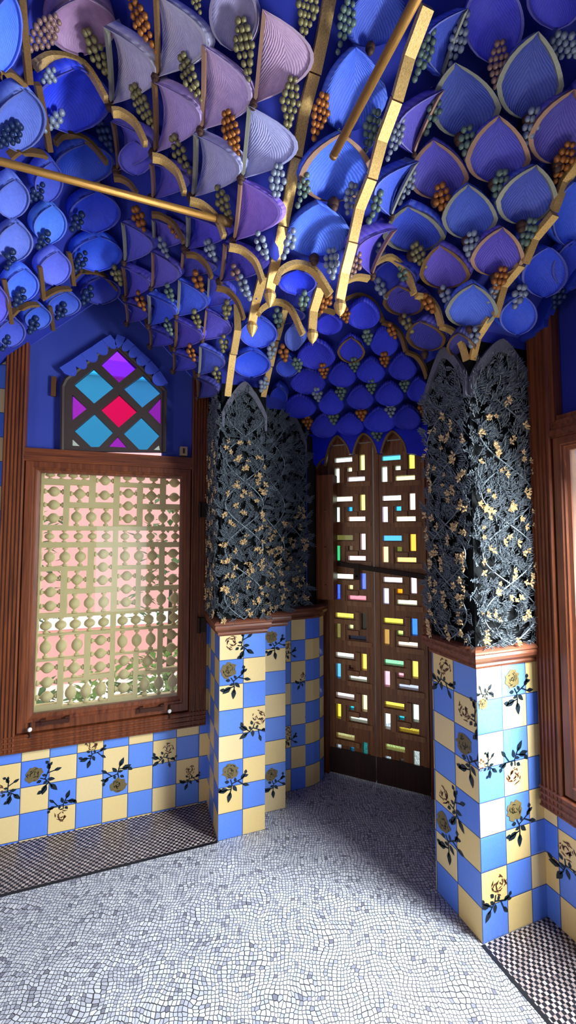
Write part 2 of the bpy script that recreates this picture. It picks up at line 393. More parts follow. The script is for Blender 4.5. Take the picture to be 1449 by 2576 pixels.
def window(name, P, label, left):
    r = thing(name, P(4.2, 0, -8.5), label, 'window', kind='structure')
    b = MB(); fluted(b, P, .14, .88, -8.45, 7.6, -.34, .1, 5); fluted(b, P, 7.58, 8.34, -8.45, 8.6, -.34, .1, 5)
    fluted(b, P, .14, 8.34, -8.5, -7.82, -.36, .1, 3, False)
    b.build('casing', WOODM, r)
    b = MB(); b.box((.88, -.26, 3.06), (7.58, .08, 3.6), P); b.box((.88, -.31, 3.12), (7.58, -.2, 3.3), P); b.build('transom_rail', WOODH, r)
    s = MB(); ring(s, P, (.9, 7.56, -7.8, 3.08), GL, -.26, .12); sash = s.build('sash', WOODM, r)
    b = MB(); b.box((GL[0]-.05, -.08, GL[2]-.05), (GL[1]+.05, -.06, GL[3]+.05), P); b.build('glass_pane', DAYGLASS, r)
    b = MB()
    for q in (((.8, .14, -7.95), (.98, .68, 3.2)), ((7.45, .14, -7.95), (7.65, .68, 3.2)), ((.8, .14, -7.95), (7.65, .68, -7.7)), ((.8, .14, 3.0), (7.65, .68, 3.2))): b.box(q[0], q[1], P)
    b.build('outer_reveal', plain('pale_stone_reveal', 'E6DEC8', .8, 0, .12), r)
    if left:
        for px, py in ((508, 1283), (506, 1572)):
            x, y, z = at(px, py, 'Y', 19.55); ss = 3.375-x
            h = MB(); h.box((ss-.2, -.46, z-.32), (ss+.12, -.34, z+.32), P); h.lathe(P(ss+.1, -.44, z-.36), (0, 0, 1), [(0, .05), (.03, .08), (.69, .08), (.72, .05)]); h.build('hinge', IRON, r)
        for px, py in ((140, 1812), (382, 1781)):
            x, y, z = at(px, py, 'Y', 19.6); ss = 3.375-x
            h = MB(); h.box((ss-.48, -.5, z-.06), (ss+.48, -.4, z+.06), P); h.box((ss-.5, -.46, z-.11), (ss-.36, -.24, z+.11), P); h.box((ss+.36, -.46, z-.11), (ss+.5, -.24, z+.11), P); h.build('lift_handle', plain('bronze_handle', '4A2A20', .4, .5), r)
        for px, py in ((76, 1832), (426, 1786)):
            x, y, z = at(px, py, 'Y', 19.6); ss = 3.375-x
            h = MB(); h.tube([P(ss, -.3, z+.2), P(ss, -.36, z-.35)], .035, 8); bo = h.build('bolt', IRON, r)
            h = MB(); h.ball(P(ss, -.42, z-.02), .085, 12, 8); h.build('knob', WHITEKNOB, bo, smooth=True)
    return r
window('window_1', PL, 'large brown wooden sash window looking onto the baluster lattice', True)
window('window_3', PR, 'brown wooden sash window cut by the right edge of the picture', False)
# blue tympanum of the right bay has a moulded wooden border
b = MB(); b.box((.95, -.2, 3.55), (7.5, -.05, 3.75), PR); b.box((.88, -.3, 3.55), (1.05, .05, 9), PR)
tag(b.build('trim_3', WOODM, None, PR(4, 0, 3.6)), 'dark wooden moulding around the shade-darkened blue panel above the right window', 'moulding', kind='structure')
# stained glass transom
def c3(x, y): return at(x/2, 550+y/2, 'Y', 19.93)
def loc(pts): return [(3.375-p.x, p.z) for p in (c3(*q) for q in pts)]
PANES = [('violet', '8A2BE8', [(590, 665), (690, 755), (600, 830), (508, 740)]), ('sky blue', '35C4F8', [(472, 760), (575, 855), (475, 935), (373, 840)]),
 ('sky blue', '35B4F8', [(720, 790), (810, 880), (715, 955), (622, 860)]), ('crimson', 'D81A70', [(600, 890), (690, 975), (598, 1055), (508, 965)]),
 ('violet', '9A3CF0', [(365, 890), (440, 960), (365, 1020)]), ('violet', '8430D8', [(808, 905), (745, 975), (808, 1040)]),
 ('sky blue', '35C4F8', [(475, 985), (570, 1080), (500, 1152), (460, 1152), (375, 1070)]), ('sky blue', '35C0F8', [(712, 1003), (803, 1095), (740, 1165), (700, 1165), (622, 1085)]),
 ('violet', '9A3CF0', [(592, 1100), (640, 1155), (545, 1150)]), ('mint', 'A8F8E0', [(365, 1110), (405, 1148), (365, 1145)]), ('mint', 'A8F8E0', [(800, 1140), (805, 1168), (770, 1166)])]
tw = thing('window_2', PL(4.2, 0, 3.6), 'small pointed stained glass light with blue, violet and crimson diamonds above the lattice window', 'window', kind='structure')
b = MB(); b.plate(loc([(315, 1172), (318, 850), (335, 815), (575, 625), (830, 870), (825, 1178)]), [loc(p) for _, _, p in PANES], PL, -.14, .06)
b.build('lead_frame', plain('grey_brown_bars', '3A2C28', .6, 0, .3, 30), tw)
b = MB()
for l in ([(318, 850), (335, 815), (575, 625), (830, 870)], [(318, 850), (315, 1172)], [(830, 870), (825, 1178)]):
    q = loc(l)
    for (s0, z0), (s1, z1) in zip(q, q[1:]): b.tube([PL(s0, -.15, z0), PL(s1, -.15, z1)], .09, 6)
b.build('edge_moulding', plain('grey_brown_bars', '3A2C28', .6), tw)
for nm, c, p in PANES:
    b = MB(); b.plate([(s, z) for s, z in loc(p)], [], PL, -.02, 0.0)
    o = b.build('glass_pane', glass('stained_'+c, c, .04, .15, .5), tw); o['label'] = nm+' glass pane'
# scalloped painted edging over the pointed light
sc_ = thing('scalloped_valance', PL(4.2, -.1, 7), 'row of small blue scallops edging the pointed stained glass light', 'ornament')
tips = loc([(330, 790), (385, 755), (435, 720), (490, 685), (540, 650), (580, 625), (620, 640), (655, 670), (690, 705), (735, 745), (775, 790), (815, 850)])
BLUES = plain('scallop_blue', '3C50C0', .7, 0, .3, 20, .2)
for (s0, z0), (s1, z1) in zip(tips, tips[1:]):
    nx, nz = (z1-z0), -(s1-s0); l = math.hypot(nx, nz); nx, nz = nx/l, nz/l
    if nz < 0: nx, nz = -nx, -nz
    pts = [(s0, z0)]+[(s0+(s1-s0)*t-nx*.26*math.sin(PI*t)**.6, z0+(z1-z0)*t-nz*.26*math.sin(PI*t)**.6) for t in (.15, .35, .5, .65, .85)]+[(s1, z1), (s1+nx*.3, z1+nz*.3), (s0+nx*.3, z0+nz*.3)]
    b = MB(); b.plate(pts, [], PL, -.26, .05); b.build('scallop', BLUES, sc_)
# little things on the blue wall
p = at(135, 972, 'Y', 19.9); b = MB(); b.box((3.375-p.x-.09, -.06, p.z-.42), (3.375-p.x+.09, .09, p.z+.42), PL)
tag(b.build('copper_strip', BRASSY, None, tuple(p)), 'small upright copper coloured strip on the blue wall left of the stained glass', 'strip')
p = at(461, 1137, 'Y', 19.9); b = MB(); b.box((3.375-p.x-.16, -.3, p.z-.2), (3.375-p.x+.16, .09, p.z+.2), PL)
tg = tag(b.build('paper_tag', plain('tan_paper', '9A8066', .9), None, tuple(p)), 'small tan tag at the lower right corner of the blue panel', 'tag')
b = MB(); b.box((3.375-p.x-.05, -.31, p.z-.12), (3.375-p.x+.05, -.3, p.z+.12), PL); b.build('printed_mark', plain('tag_print', '3A2C26', .9), tg)
# ------------------------------------------------------------------ baluster lattice outside window 1
YL = 20.95
KH = plain('khaki_paint', 'CCBE90', .6, 0, .12, 25)
def c5(x, y): return at(x*.38647, 1100+y*.38647, 'Y', YL)
def rect(x0, x1, y0, y1):
    a, d, e, f_ = c5(x0, y0), c5(x1, y0), c5(x0, y1), c5(x1, y1)
    return ((a.x+e.x)/2, (d.x+f_.x)/2, (e.z+f_.z)/2, (a.z+d.z)/2)
OPEN = [(290, 585, 225, 275, 'V', 4), (625, 740, 235, 425, 'H', 2), (285, 415, 310, 570, 'H', 3), (457, 580, 313, 425, 'X', 1), (450, 735, 462, 578, 'V', 3), (275, 735, 608, 682, 'V', 5),
 (270, 572, 718, 840, 'V', 3), (612, 728, 718, 972, 'H', 3), (262, 395, 872, 1143, 'H', 3), (440, 563, 868, 985, 'X', 1), (437, 720, 1013, 1140, 'V', 3), (250, 718, 1165, 1265, 'V', 5),
 (245, 550, 1285, 1430, 'V', 3), (590, 715, 1278, 1535, 'H', 3), (235, 375, 1455, 1735, 'H', 3), (416, 547, 1438, 1562, 'X', 1), (410, 703, 1575, 1725, 'V', 3),
 (785, 1043, 235, 300, 'V', 3), (1080, 1190, 250, 437, 'H', 2), (778, 890, 325, 570, 'H', 3), (930, 1040, 330, 435, 'X', 1), (928, 1190, 472, 580, 'V', 3), (770, 1180, 608, 682, 'V', 5),
 (768, 1035, 715, 830, 'V', 3), (1070, 1180, 715, 960, 'H', 3), (763, 882, 860, 1115, 'H', 3), (917, 1033, 857, 968, 'X', 1), (915, 1180, 992, 1115, 'V', 3), (755, 1170, 1135, 1230, 'V', 5),
 (750, 1025, 1250, 1390, 'V', 3), (1058, 1170, 1243, 1495, 'H', 3), (745, 865, 1410, 1675, 'H', 3), (903, 1020, 1395, 1515, 'X', 1), (895, 1168, 1527, 1670, 'V', 3)]
lat = thing('baluster_lattice', (-.8, YL, -8.2), 'khaki lattice of small turned balusters outside the left window', 'lattice')
RS = [rect(*o[:4]) for o in OPEN]
b = MB(); P0 = lambda a, d, z: (a, YL+d, z)
b.plate([(-5.4, -8.6), (3.3, -8.6), (3.3, 3.6), (-5.4, 3.6)], [[(x0, z0), (x1, z0), (x1, z1), (x0, z1)] for x0, x1, z0, z1 in RS], P0, -.14, .14)
b.build('lattice_frame', KH, lat)
BPROF = [(0, .10), (.03, .14), (.10, .14), (.12, .075), (.2, .07), (.24, .12), (.3, .19), (.38, .255), (.5, .28), (.62, .255), (.7, .19), (.76, .12), (.8, .07), (.88, .075), (.90, .14), (.97, .14), (1, .10)]
def baluster(L, c, ax):
    b = MB(); k = min(1.0, L/1.0)
    b.lathe(Vector(c)-Vector(ax)*L/2, ax, [(h*L, r*(.82 if L > .6 else .72)) for h, r in BPROF], 14)
    return b.build('baluster', KH, lat, smooth=True)
protos = {}
for (x0, x1, z0, z1), o in zip(RS, OPEN):
    k, n = o[4], o[5]
    if k in 'VX':
        for i in range(n): baluster(z1-z0, (x0+(x1-x0)*(i+.5)/n, YL, (z0+z1)/2), (0, 0, 1))
    if k in 'HX':
        for i in range(n): baluster(x1-x0, ((x0+x1)/2, YL, z1-(z1-z0)*(i+.5)/n), (1, 0, 0))
# ------------------------------------------------------------------ doors
def dloc(px, py, d=0.0):
    q = at_plane(px, py, PD(0, d, 0), Vector((R45, R45, 0)))
    return ((q.x-DC[0])*R45-(q.y-DC[1])*R45, q.z)
def cA(x, y): return (760+x*.23464, 1080+y*.23464)
def cB(x, y): return (760+x*.23464, 1540+y*.23464)
COLS_L = 'E8FCF0,F0FFE8,FFFCC0,F4F08A,FFF6F8|F4F8D0,D8F4DC,1C96D8,F6E47A,F8D0B8|4C4A22,2E9A5C,3A2A12,FBE2E8,FAD8D8|F0F6D8,3454E0,F2DC80,4C62D0,E88494|F6E45C,6A6434,E6F0A0,26261E,1C1C28|F6FFF4,58B0EC,3A1E10,FCE060,E0F8E0|FFFFFA,D8D040,30C0D8,FFFAC0,E0FCE4|F8F6A0,D8F4FC,28A0DC,309C94,-'
COLS_R = '58C8EC,E0F8E0,E4F8C8,F6EE50,F6F4A0|F6FAF4,DAD0F0,38A8DC,F8CCB8,FAF4B8|489CE4,FCCC90,5A5A20,F8AC3C,F8C070|F8E8EC,CCCCF8,F88C10,FBE0EC,F2FCC8|F6EC54,B08848,C4F07C,3C80F0,FCECC8|8CE0A4,F8BCCC,F8B0C0,F6E060,B4BCD4|F8E658,E8FCFC,28B8C8,E0FCE8,F8E048|DCF890,E0FCFC,5A5048,ECFCEC,-'
def door(name, cols, xs, ys, edge, label, side):
    """xs: top-h, v-left, small, v-right, low-h x ranges (crop pixels); ys: tops of the eight modules"""
    r = thing(name, PD(-1.2 if side < 0 else 1.2, 0, -H), label, 'door', kind='structure')
    holes, cl = [], []
    rows = cols.split('|')
    for m, y in enumerate(ys):
        cs = rows[m].split(',')
        Z0 = dloc(*y)[1]; pitch = 1.68 if side < 0 else 1.72
        zz = [(0, .25), (.55, 1.32), (.55, .77), (-.07, .74), (1.06, 1.29)]
        if m == 7: zz[1] = (.58, .86); zz[3] = (.22, .92)
        if side > 0 and m == 7: zz[3] = (.06, .86)
        for i in range(5):
            if cs[i] == '-': continue
            a0 = dloc(760+xs[i][0]*.23464, 1350)[0]; a1 = dloc(760+xs[i][1]*.23464, 1350)[0]
            holes.append([(a0, Z0-zz[i][1]), (a1, Z0-zz[i][1]), (a1, Z0-zz[i][0]), (a0, Z0-zz[i][0])]); cl.append(cs[i])
    a0, a1 = edge; zt = 4.75
    b = MB(); b.plate([(a0, -H+.06), (a1, -H+.06), (a1, zt), (a0, zt)], holes, PD, -.08, .22); b.build('pierced_panel', WOODD, r)
    b = MB()   # woven laths standing proud of the panel
    for h in holes:
        (x0, z0), (x1, z1) = h[0], h[2]
        if z0 < -10.3: continue
        if x1-x0 > z1-z0: b.box((x0-.05, -.17, z0-.29), (x1+.30, -.07, z0-.05), PD)
        elif z1-z0 > .6: b.box((x1+.05 if x0 < (a0+a1)/2 else x0-.28, -.155, z0-.04), (x1+.28 if x0 < (a0+a1)/2 else x0-.05, -.07, z1+.04), PD)
    b.build('woven_laths', wood('lath_wood', '7A4A26', 'B88048', 2), r)
    b = MB(); b.box((a0, -.13, -H+.06), (a1, -.05, -10.75), PD); b.build('kick_board', wood('dark_kick_wood', '1E0C06', '3E1D10', 2), r)
    b = MB(); b.box((a0, -.13, -10.75), (a0+.26, -.05, zt), PD); b.box((a1-.26, -.13, -10.75), (a1, -.05, zt), PD); b.build('stile', WOODD, r)
    for h, c in zip(holes, cl):
        (x0, z0), (x1, z1) = h[0], h[2]
        b = MB(); b.box((x0-.03, .06, z0-.03), (x1+.03, .09, z1+.03), PD)
        b.build('glass_pane', glass('pane_'+c, c, .03, .2, .2), r)
    return r
YSL = [cA(0, 303), cA(0, 722), cA(0, 1135), cA(0, 1550), cA(0, 1968), cB(0, 432), cB(0, 862), cB(0, 1293)]
YSR = [cA(0, 280), cA(0, 710), cA(0, 1140), cA(0, 1585), cB(0, 62), cB(0, 506), cB(0, 957), cB(0, 1412)]
cx = lambda y0, x: (760+x*.23464, y0[1])
dl = dloc(941.5, 1350)[0]
door('door_1', COLS_L, [(360, 548), (360, 410), (497, 545), (630, 683), (497, 683)], [(866, y[1]) for y in YSL], (dloc(830, 1350)[0], dl-.022), 'left leaf of the double door, pierced wood with small coloured panes', -1)
door('door_2', COLS_R, [(870, 1070), (865, 925), (1012, 1070), (1160, 1222), (1014, 1222)], [(985, y[1]) for y in YSR], (dl+.022, dl+2.5), 'right leaf of the double door, pierced wood partly hidden by the right pier', 1)
df = thing('trim_4', PD(0, 0, -H), 'dark brown wooden frame around the double doors', 'door frame', kind='structure')
aL = dloc(830, 1350)[0]
b = MB(); b.box((aL-.55, -.25, -H), (aL-.02, .3, 5), PD); b.box((aL-.62, -.4, -H), (aL-.40, .1, 5), PD); b.build('jamb', WOODM, df)
b = MB(); b.box((2.55, -.25, -H), (3.1, .3, 5), PD); b.build('jamb', WOODM, df)
b = MB(); b.box((aL-.55, -.25, 4.78), (3.1, .3, 5.3), PD); b.build('lintel', WOODM, df)
# cover box left of the doors
z0, z1 = dloc(815, 1508, -.95)[1], dloc(815, 1195, -.95)[1]; a0, a1 = dloc(799, 1350, -.95)[0], dloc(838, 1350, -.95)[0]
bxm = thing('wooden_cover', PD(a0, -.7, z0), 'narrow tall wooden cover box fixed to the frame left of the doors', 'box')
b = MB(); b.box((a0, -.95, z0), (a1, -.27, z1), PD); b.box((a0-.14, -.8, z0-.05), (a0, -.27, z1+.05), PD); b.build('case', wood('reddish_box_wood', '5A2A10', '9A5428', 2), bxm)
for py in (1285, 1377, 1473):
    z = dloc(820, py, -.95)[1]; b = MB(); b.ball(PD((a0+a1)/2, -.96, z), .05, 8, 6); b.build('screw', BRASSY, bxm, smooth=True)
# iron bar with hasp
pA, pB = dloc(836, 1416, -.3), dloc(1066, 1452, -.3)
ib = thing('iron_bar', PD(pA[0], -.3, pA[1]), 'dark iron security bar lying across both door leaves', 'bar')
b = MB(); q = [(pA[0], pA[1]), (pB[0]+.6, pB[1]+(pB[1]-pA[1])*.12)]
b.hexa([PD(q[0][0], -.34, q[0][1]-.115), PD(q[1][0], -.34, q[1][1]-.115), PD(q[1][0], -.22, q[1][1]-.115), PD(q[0][0], -.22, q[0][1]-.115), PD(q[0][0], -.34, q[0][1]+.115), PD(q[1][0], -.34, q[1][1]+.115), PD(q[1][0], -.22, q[1][1]+.115), PD(q[0][0], -.22, q[0][1]+.115)])
b.build('bar', IRON, ib)
h0, h1 = dloc(897, 1428, -.36), dloc(899, 1456, -.36)
b = MB(); b.box((h0[0]-.13, -.38, h1[1]-.05), (h0[0]+.13, -.33, h0[1]+.2), PD); b.ball(PD(h0[0], -.4, h1[1]+.12), .06, 8, 6); b.build('hasp', IRON, ib)
# ------------------------------------------------------------------ vault surface (height above eye as a function of plan)
SL = 1.05
def dist_rect(x, y, r):
    dx = max(r[0]-x, 0, x-r[1]); dy = max(r[2]-y, 0, y-r[3]); return math.hypot(dx, dy)
BLOCK = (3.375, 5.32, 10.4, 12.44); PA = (3.375, 5.32, 17.3, 40); PRR = (9.94, 40, 10.4, 12.44)
def cone(x, y, r, z0, s):
    d = dist_rect(x, y, r)
    if r is not BLOCK: return z0+s*d
    ux = (x-4.3475)/.9725; uy = (y-11.42)/1.02      # little arches between the four pendants
    bx = max(0, 1-ux*ux); by = max(0, 1-uy*uy)
    return z0+1.72*d**.7+1.25*max(bx, by)*math.exp(-d/.7)
def hoodz(x, y): return 4.75+.42*(30.0-(x+y))*R45
def GZ(x, y):
    x = -1.1+abs(x+1.1); y = 5.9+abs(y-5.9)
    if x > 5.32 and y > 12.44: return min(hoodz(x, y), cone(x, y, BLOCK, 6.35, SL))
    return min(cone(x, y, BLOCK, 6.35, SL), cone(x, y, PA, 5.9, .97), cone(x, y, PRR, 5.9, .97))
def hit(px, py, f=None):
    f = f or GZ; d = ray(px, py); t = 4.0; prev = t
    while t < 40:
        q = d*t
        if q.z > f(q.x, q.y) or q.y > 19.8 or (q.x > 12.5) or q.x+q.y > 30.4: break
        prev = t; t += .1
    a, b_ = prev, t
    for _ in range(20):
        m = (a+b_)/2; q = d*m
        if q.z > f(q.x, q.y) or q.y > 19.8 or q.x > 12.5 or q.x+q.y > 30.4: b_ = m
        else: a = m
    return d*a
def normal(p, f=None, h=.6):
    f = f or GZ
    gx = (f(p.x+h, p.y)-f(p.x-h, p.y))/(2*h); gy = (f(p.x, p.y+h)-f(p.x, p.y-h))/(2*h)
    n = Vector((gx, gy, -1)).normalized()
    # downward facing side of the vault, steepened a little as the shells are
    return n
def facing(p, n, k=.5):
    v = (-p).normalized()
    c = n.dot(v)
    if c < k:
        t = n-v*c
        n = (t.normalized()*math.sqrt(1-k*k)+v*k)
    return n.normalized()
ceil = thing('ceiling', (-1.1, 5.9, 5.9), 'blue plaster vault of leaf shaped cells with gilt ribs and clusters of berries', 'ceiling', kind='structure')
b = MB(); N = 130; x0_, x1_, y0_, y1_ = -15, 12.62, -8.3, 20.0
ids = {}
def gz_s(x, y): return GZ(x, y)+.75
for i in range(N+1):
    for j in range(N+1):
        x = x0_+(x1_-x0_)*i/N; y = y0_+(y1_-y0_)*j/N
        ids[i, j] = b.vert((x, y, gz_s(x, y)))
for i in range(N):
    for j in range(N): b.face((ids[i, j], ids[i, j+1], ids[i+1, j+1], ids[i+1, j]))
b.build('vault_shell', VAULT, ceil, smooth=True, recalc=False)
hood = thing('door_hood', (8.5, 15.5, 4.6), 'deep blue honeycomb hood of small leaf cells over the corner doors', 'hood')
# ------------------------------------------------------------------ leaf cells
def leafmat(c, grooves=1.0):
    nm = 'leaf_'+c+('' if grooves else '_plain')
    if nm in MATS: return MATS[nm]
    k = NT(nm); uv = k.n('UVMap'); sp = k.n('SeparateXYZ'); k.set(sp, 0, uv.outputs[0])
    au = k.math('ABSOLUTE', k.math('SUBTRACT', sp.outputs[0], .5))
    v = k.math('ADD', sp.outputs[1], k.math('MULTIPLY', au, 1.15))
    nz = noise(k, 10, 3, .6, uv.outputs[0])
    s = k.math('SINE', k.math('ADD', k.math('MULTIPLY', v, 105.0), k.math('MULTIPLY', nz, 5.0)))
    n = noise(k, 11, 5, .6); a = lin(c)
    base = k.mix(n, (a[0]*.85, a[1]*.85, min(1, a[2]*.95), 1), (min(1, a[0]*1.5), min(1, a[1]*1.5), min(1, a[2]*1.5), 1))
    k.base(k.mix(k.math('MULTIPLY', k.math('ADD', s, 1.0), .09*grooves), base, lin('9A9AC8')))
    k.p(.55, 0, .35)
    k.bump(k.math('ADD', k.math('MULTIPLY', s, .5*grooves), n), .4, .003)
    MATS[nm] = k.m; return k.m
def goldmat(name, c, metal=.55):
    if name in MATS: return MATS[name]
    k = NT(name); n = noise(k, 28, 6, .65); a = lin(c)
    k.base(k.ramp(n, [(.25, '5A3A14'), (.5, c), (.8, 'F4DCA0' if 'bright' in name else c)]))
    k.p(.42, metal, .5); k.bump(n, .3, .003); MATS[name] = k.m; return k.m
GOLD = goldmat('bright_gilding', 'DCAE62', .4); GOLDD = goldmat('dull_gilding', '8E6A3C', .4); PALE = plain('pale_green_gilding', '8C8A7C', .5, .2, .3, 30); PINKG = plain('rosy_gilding', '9A7460', .5, .3, .3, 30)
STEM = plain('brown_stem_knob', '4A3024', .6, .1, .4, 30)
RIM = {'g': GOLD, 'd': GOLDD, 'p': PALE, 'r': PINKG}
def bez(a, c, e, n):
    return [a*(1-t)**2+c*2*t*(1-t)+e*t*t for t in [i/n for i in range(n+1)]]
NV = 12
def leaf(kind, g, col, rim='p', root=None, f=None, depth=.22, k=.5, knob=True, lean=.18, skirt=.45, sink=0.):
    """builds one hollow leaf cell, its rim and stem knob.
    kind H: (xl,yt, xb,yb, xr,yr) straight left edge; N: the same mirrored; P: (tipx,tipy, xl,xr, ymid, botx,boty); O: (xl,xr,yt,yb)"""
    root = root or ceil
    if kind in 'HO': col = ''.join('%02X' % min(250, int(int(col[i:i+2], 16)*1.22)) for i in (0, 2, 4))
    if kind in 'HN':
        xl, yt, xb, yb, xr, yr = g
        xr += .10*(xr-(xl+xb)/2)
        A, B, Rr = (xl, yt), (xb, yb), (xr, yr)
        cen = ((xl+xb+xr)/3, (yt+yb)/2)
    elif kind == 'P':
        tx, ty, xl, xr, ym, bx, by = g; xl, xr = xl-.05*(xr-xl), xr+.05*(xr-xl); cen = ((xl+xr)/2, (ty+by)/2)
    else:
        xl, xr, yt, yb = g; cen = ((xl+xr)/2, (yt+yb)/2)
    if kind == 'O': k = max(k, .8)
    p0 = hit(*cen, f); n = facing(p0, normal(p0, f), k)
    pr = lambda x, y: at_plane(x, y, p0, n)
    if kind in 'HN':
        a, bt = pr(*A), pr(*B); m = pr(*Rr); ctl = m*2-(a+bt)*.5
        # bulge towards the lower third
        ed1 = bez(bt, ctl, a, NV); ed0 = [bt+(a-bt)*(i/NV) for i in range(NV+1)]
        Ls, Rs = (ed0, ed1) if kind == 'H' else (ed1, ed0)
    elif kind == 'P':
        tip, bot, l, r = pr(tx, ty), pr(bx, by), pr(xl, ym), pr(xr, ym)
        h = NV//2
        Ls = bez(bot, pr(xl+(bx-xl)*.12, by-(by-ym)*.12), l, h)+bez(l, pr(xl+(tx-xl)*.18, ty+(ym-ty)*.38), tip, NV-h)[1:]
        Rs = bez(bot, pr(xr+(bx-xr)*.12, by-(by-ym)*.12), r, h)+bez(r, pr(xr+(tx-xr)*.18, ty+(ym-ty)*.38), tip, NV-h)[1:]
    else:
        cxm = (xl+xr)/2; Ls, Rs = [], []
        for i in range(NV+1):
            t = i/NV; wv = math.sin(PI*(t**.85))**.62*.5 if 0 < t < 1 else .06
            y = yb+(yt-yb)*t; wd = (xr-xl)*wv
            Ls.append(pr(cxm-wd, y)); Rs.append(pr(cxm+wd, y))
    hgt = (Ls[-1]-Ls[0]).length; wid = max((l-r).length for l, r in zip(Ls, Rs))
    dp = depth*wid; lift = lean*hgt
    def off(t): return n*(.02+lift*t*t-sink*hgt*(1-t)**2)          # tip leans out into the room
    b = MB(); NU = 8; rows = []
    for i in range(NV+1):
        t = i/NV; row = []
        for j in range(NU+1):
            u = j/NU; q = Ls[i]+(Rs[i]-Ls[i])*u
            v_ = u if kind == 'H' else 1-u
            hol = (dp*(1-v_)**1.4 if kind in 'HN' else dp*(1-(2*u-1)**2))*math.sin(PI*min(1, t*.8+.08))
            row.append((b.vert(q+off(t)-n*hol), (u, t)))
        rows.append(row)
    for i in range(NV):
        for j in range(NU):
            c_ = (rows[i][j], rows[i][j+1], rows[i+1][j+1], rows[i+1][j]); b.face([x[0] for x in c_], [x[1] for x in c_])
    edge = [rows[i][0] for i in range(NV+1)]+[rows[NV][j] for j in range(1, NU)]+[rows[i][NU] for i in range(NV, -1, -1)]
    sk = [(b.vert(b.v[e[0]]-n*skirt), e[1]) for e in edge]
    for i in range(len(edge)-1):
        c_ = (edge[i], edge[i+1], sk[i+1], sk[i]); b.face([x[0] for x in c_], [x[1] for x in c_])
    lf = b.build('leaf_cell', leafmat(col, 1.0 if kind != 'O' else .35), root, smooth=True, recalc=False)
    if rim:
        main, thin = (Ls, Rs) if kind in 'HO' else (Rs, Ls)
        rw = .085*wid if kind != 'P' else .075*wid
        def strip(ed, other, wfac, nm, m):
            b = MB(); rr = []
            for i in range(NV+1):
                t = i/NV; inn = (other[i]-ed[i]); inn = inn.normalized() if inn.length > 1e-4 else Vector((0, 0, 0))
                tp = min(1, inn.length and 1)*(1 if .02 < t < .99 else .5)
                wv = min(rw*wfac*tp, (other[i]-ed[i]).length*.5)
                q = ed[i]+off(t)
                rr.append([b.vert(q+n*.03), b.vert(q+n*.03+inn*wv), b.vert(q-n*.06+inn*wv), b.vert(q-n*.08)])
            for A_, B_ in zip(rr, rr[1:]):
                for q in range(4): b.face((A_[q], A_[(q+1) % 4], B_[(q+1) % 4], B_[q]))
            b.face(rr[0]); b.face(rr[-1][::-1])
            return b.build(nm, m, lf)
        if kind in 'HN': strip(main, thin, .8, 'rim', RIM[rim]); strip(thin, main, .75, 'rim', leafrim(col))
        elif kind == 'P': strip(Ls, Rs, 1.0, 'rim', RIM[rim]); strip(Rs, Ls, 1.0, 'rim', RIM[rim])
        else: strip(Ls, Rs, .55, 'rim', leafrim(col)); strip(Rs, Ls, .55, 'rim', leafrim(col))
    if knob:
        q = (Ls[0]+Rs[0])/2+n*.03; b = MB(); b.ball(q, .085*wid, 8, 6); b.ball(q+Vector((0, 0, -.05*wid)), .065*wid, 8, 6); b.build('stem_knob', STEM, lf, smooth=True)
    return lf
def leafrim(c):
    a = lin(c); nm = 'rim_'+c
    if nm in MATS: return MATS[nm]
    k = NT(nm); n = noise(k, 30, 4, .6); k.base(k.mix(n, (a[0]*.8, a[1]*.8, a[2]*.8, 1), (a[0]*.6+.14, a[1]*.6+.12, a[2]*.6+.14, 1))); k.p(.5, .1); MATS[nm] = k.m; return k.m
def ribbon(pts, wpx, name='gilt_rib', mat=GOLD, root=None, thick=.16, seg=1):
    """pts: 3d points on the rib's outer edge; wpx: width vector per point"""
    b = MB(); rr = []
    for i, (q, wv, nn) in enumerate(pts):
        rr.append([b.vert(q), b.vert(q+wv), b.vert(q+wv+nn*thick), b.vert(q+nn*thick)])
    for A_, B_ in zip(rr, rr[1:]):
        for q in range(4): b.face((A_[q], A_[(q+1) % 4], B_[(q+1) % 4], B_[q]))
    b.face(rr[0]); b.face(rr[-1][::-1])
    return b.build(name, mat, root or ceil)
def vrib(xpl, px, wd, axis='X', tip=False):
    """gilt rib standing in the plane axis = xpl; px: list of pixel points bottom to top of its left edge; wd: width (tiles) sideways"""
    P = [at(x, y, axis, xpl) for x, y in px]
    side = Vector((1, 0, 0)) if axis == 'X' else Vector((0, -1, 0))
    up = Vector((0, .35, .94)).normalized() if axis == 'X' else Vector((.35, 0, .94)).normalized()
    fine = []
    for a, c in zip(P, P[1:]):
        for t in (0, .33, .67): fine.append(a+(c-a)*t)
    fine.append(P[-1])
    r = ribbon([(q, side*wd, up) for q in fine], None)
    if tip:
        q = P[0]+side*wd/2; b = MB(); b.lathe(q+Vector((0, 0, .05)), (0, 0, -1), [(0, wd*.42), (.05, wd*.62), (.14, wd*.68), (.3, wd*.45), (.46, .02)], 10); b.build('pendant_tip', GOLD, r)
    return r
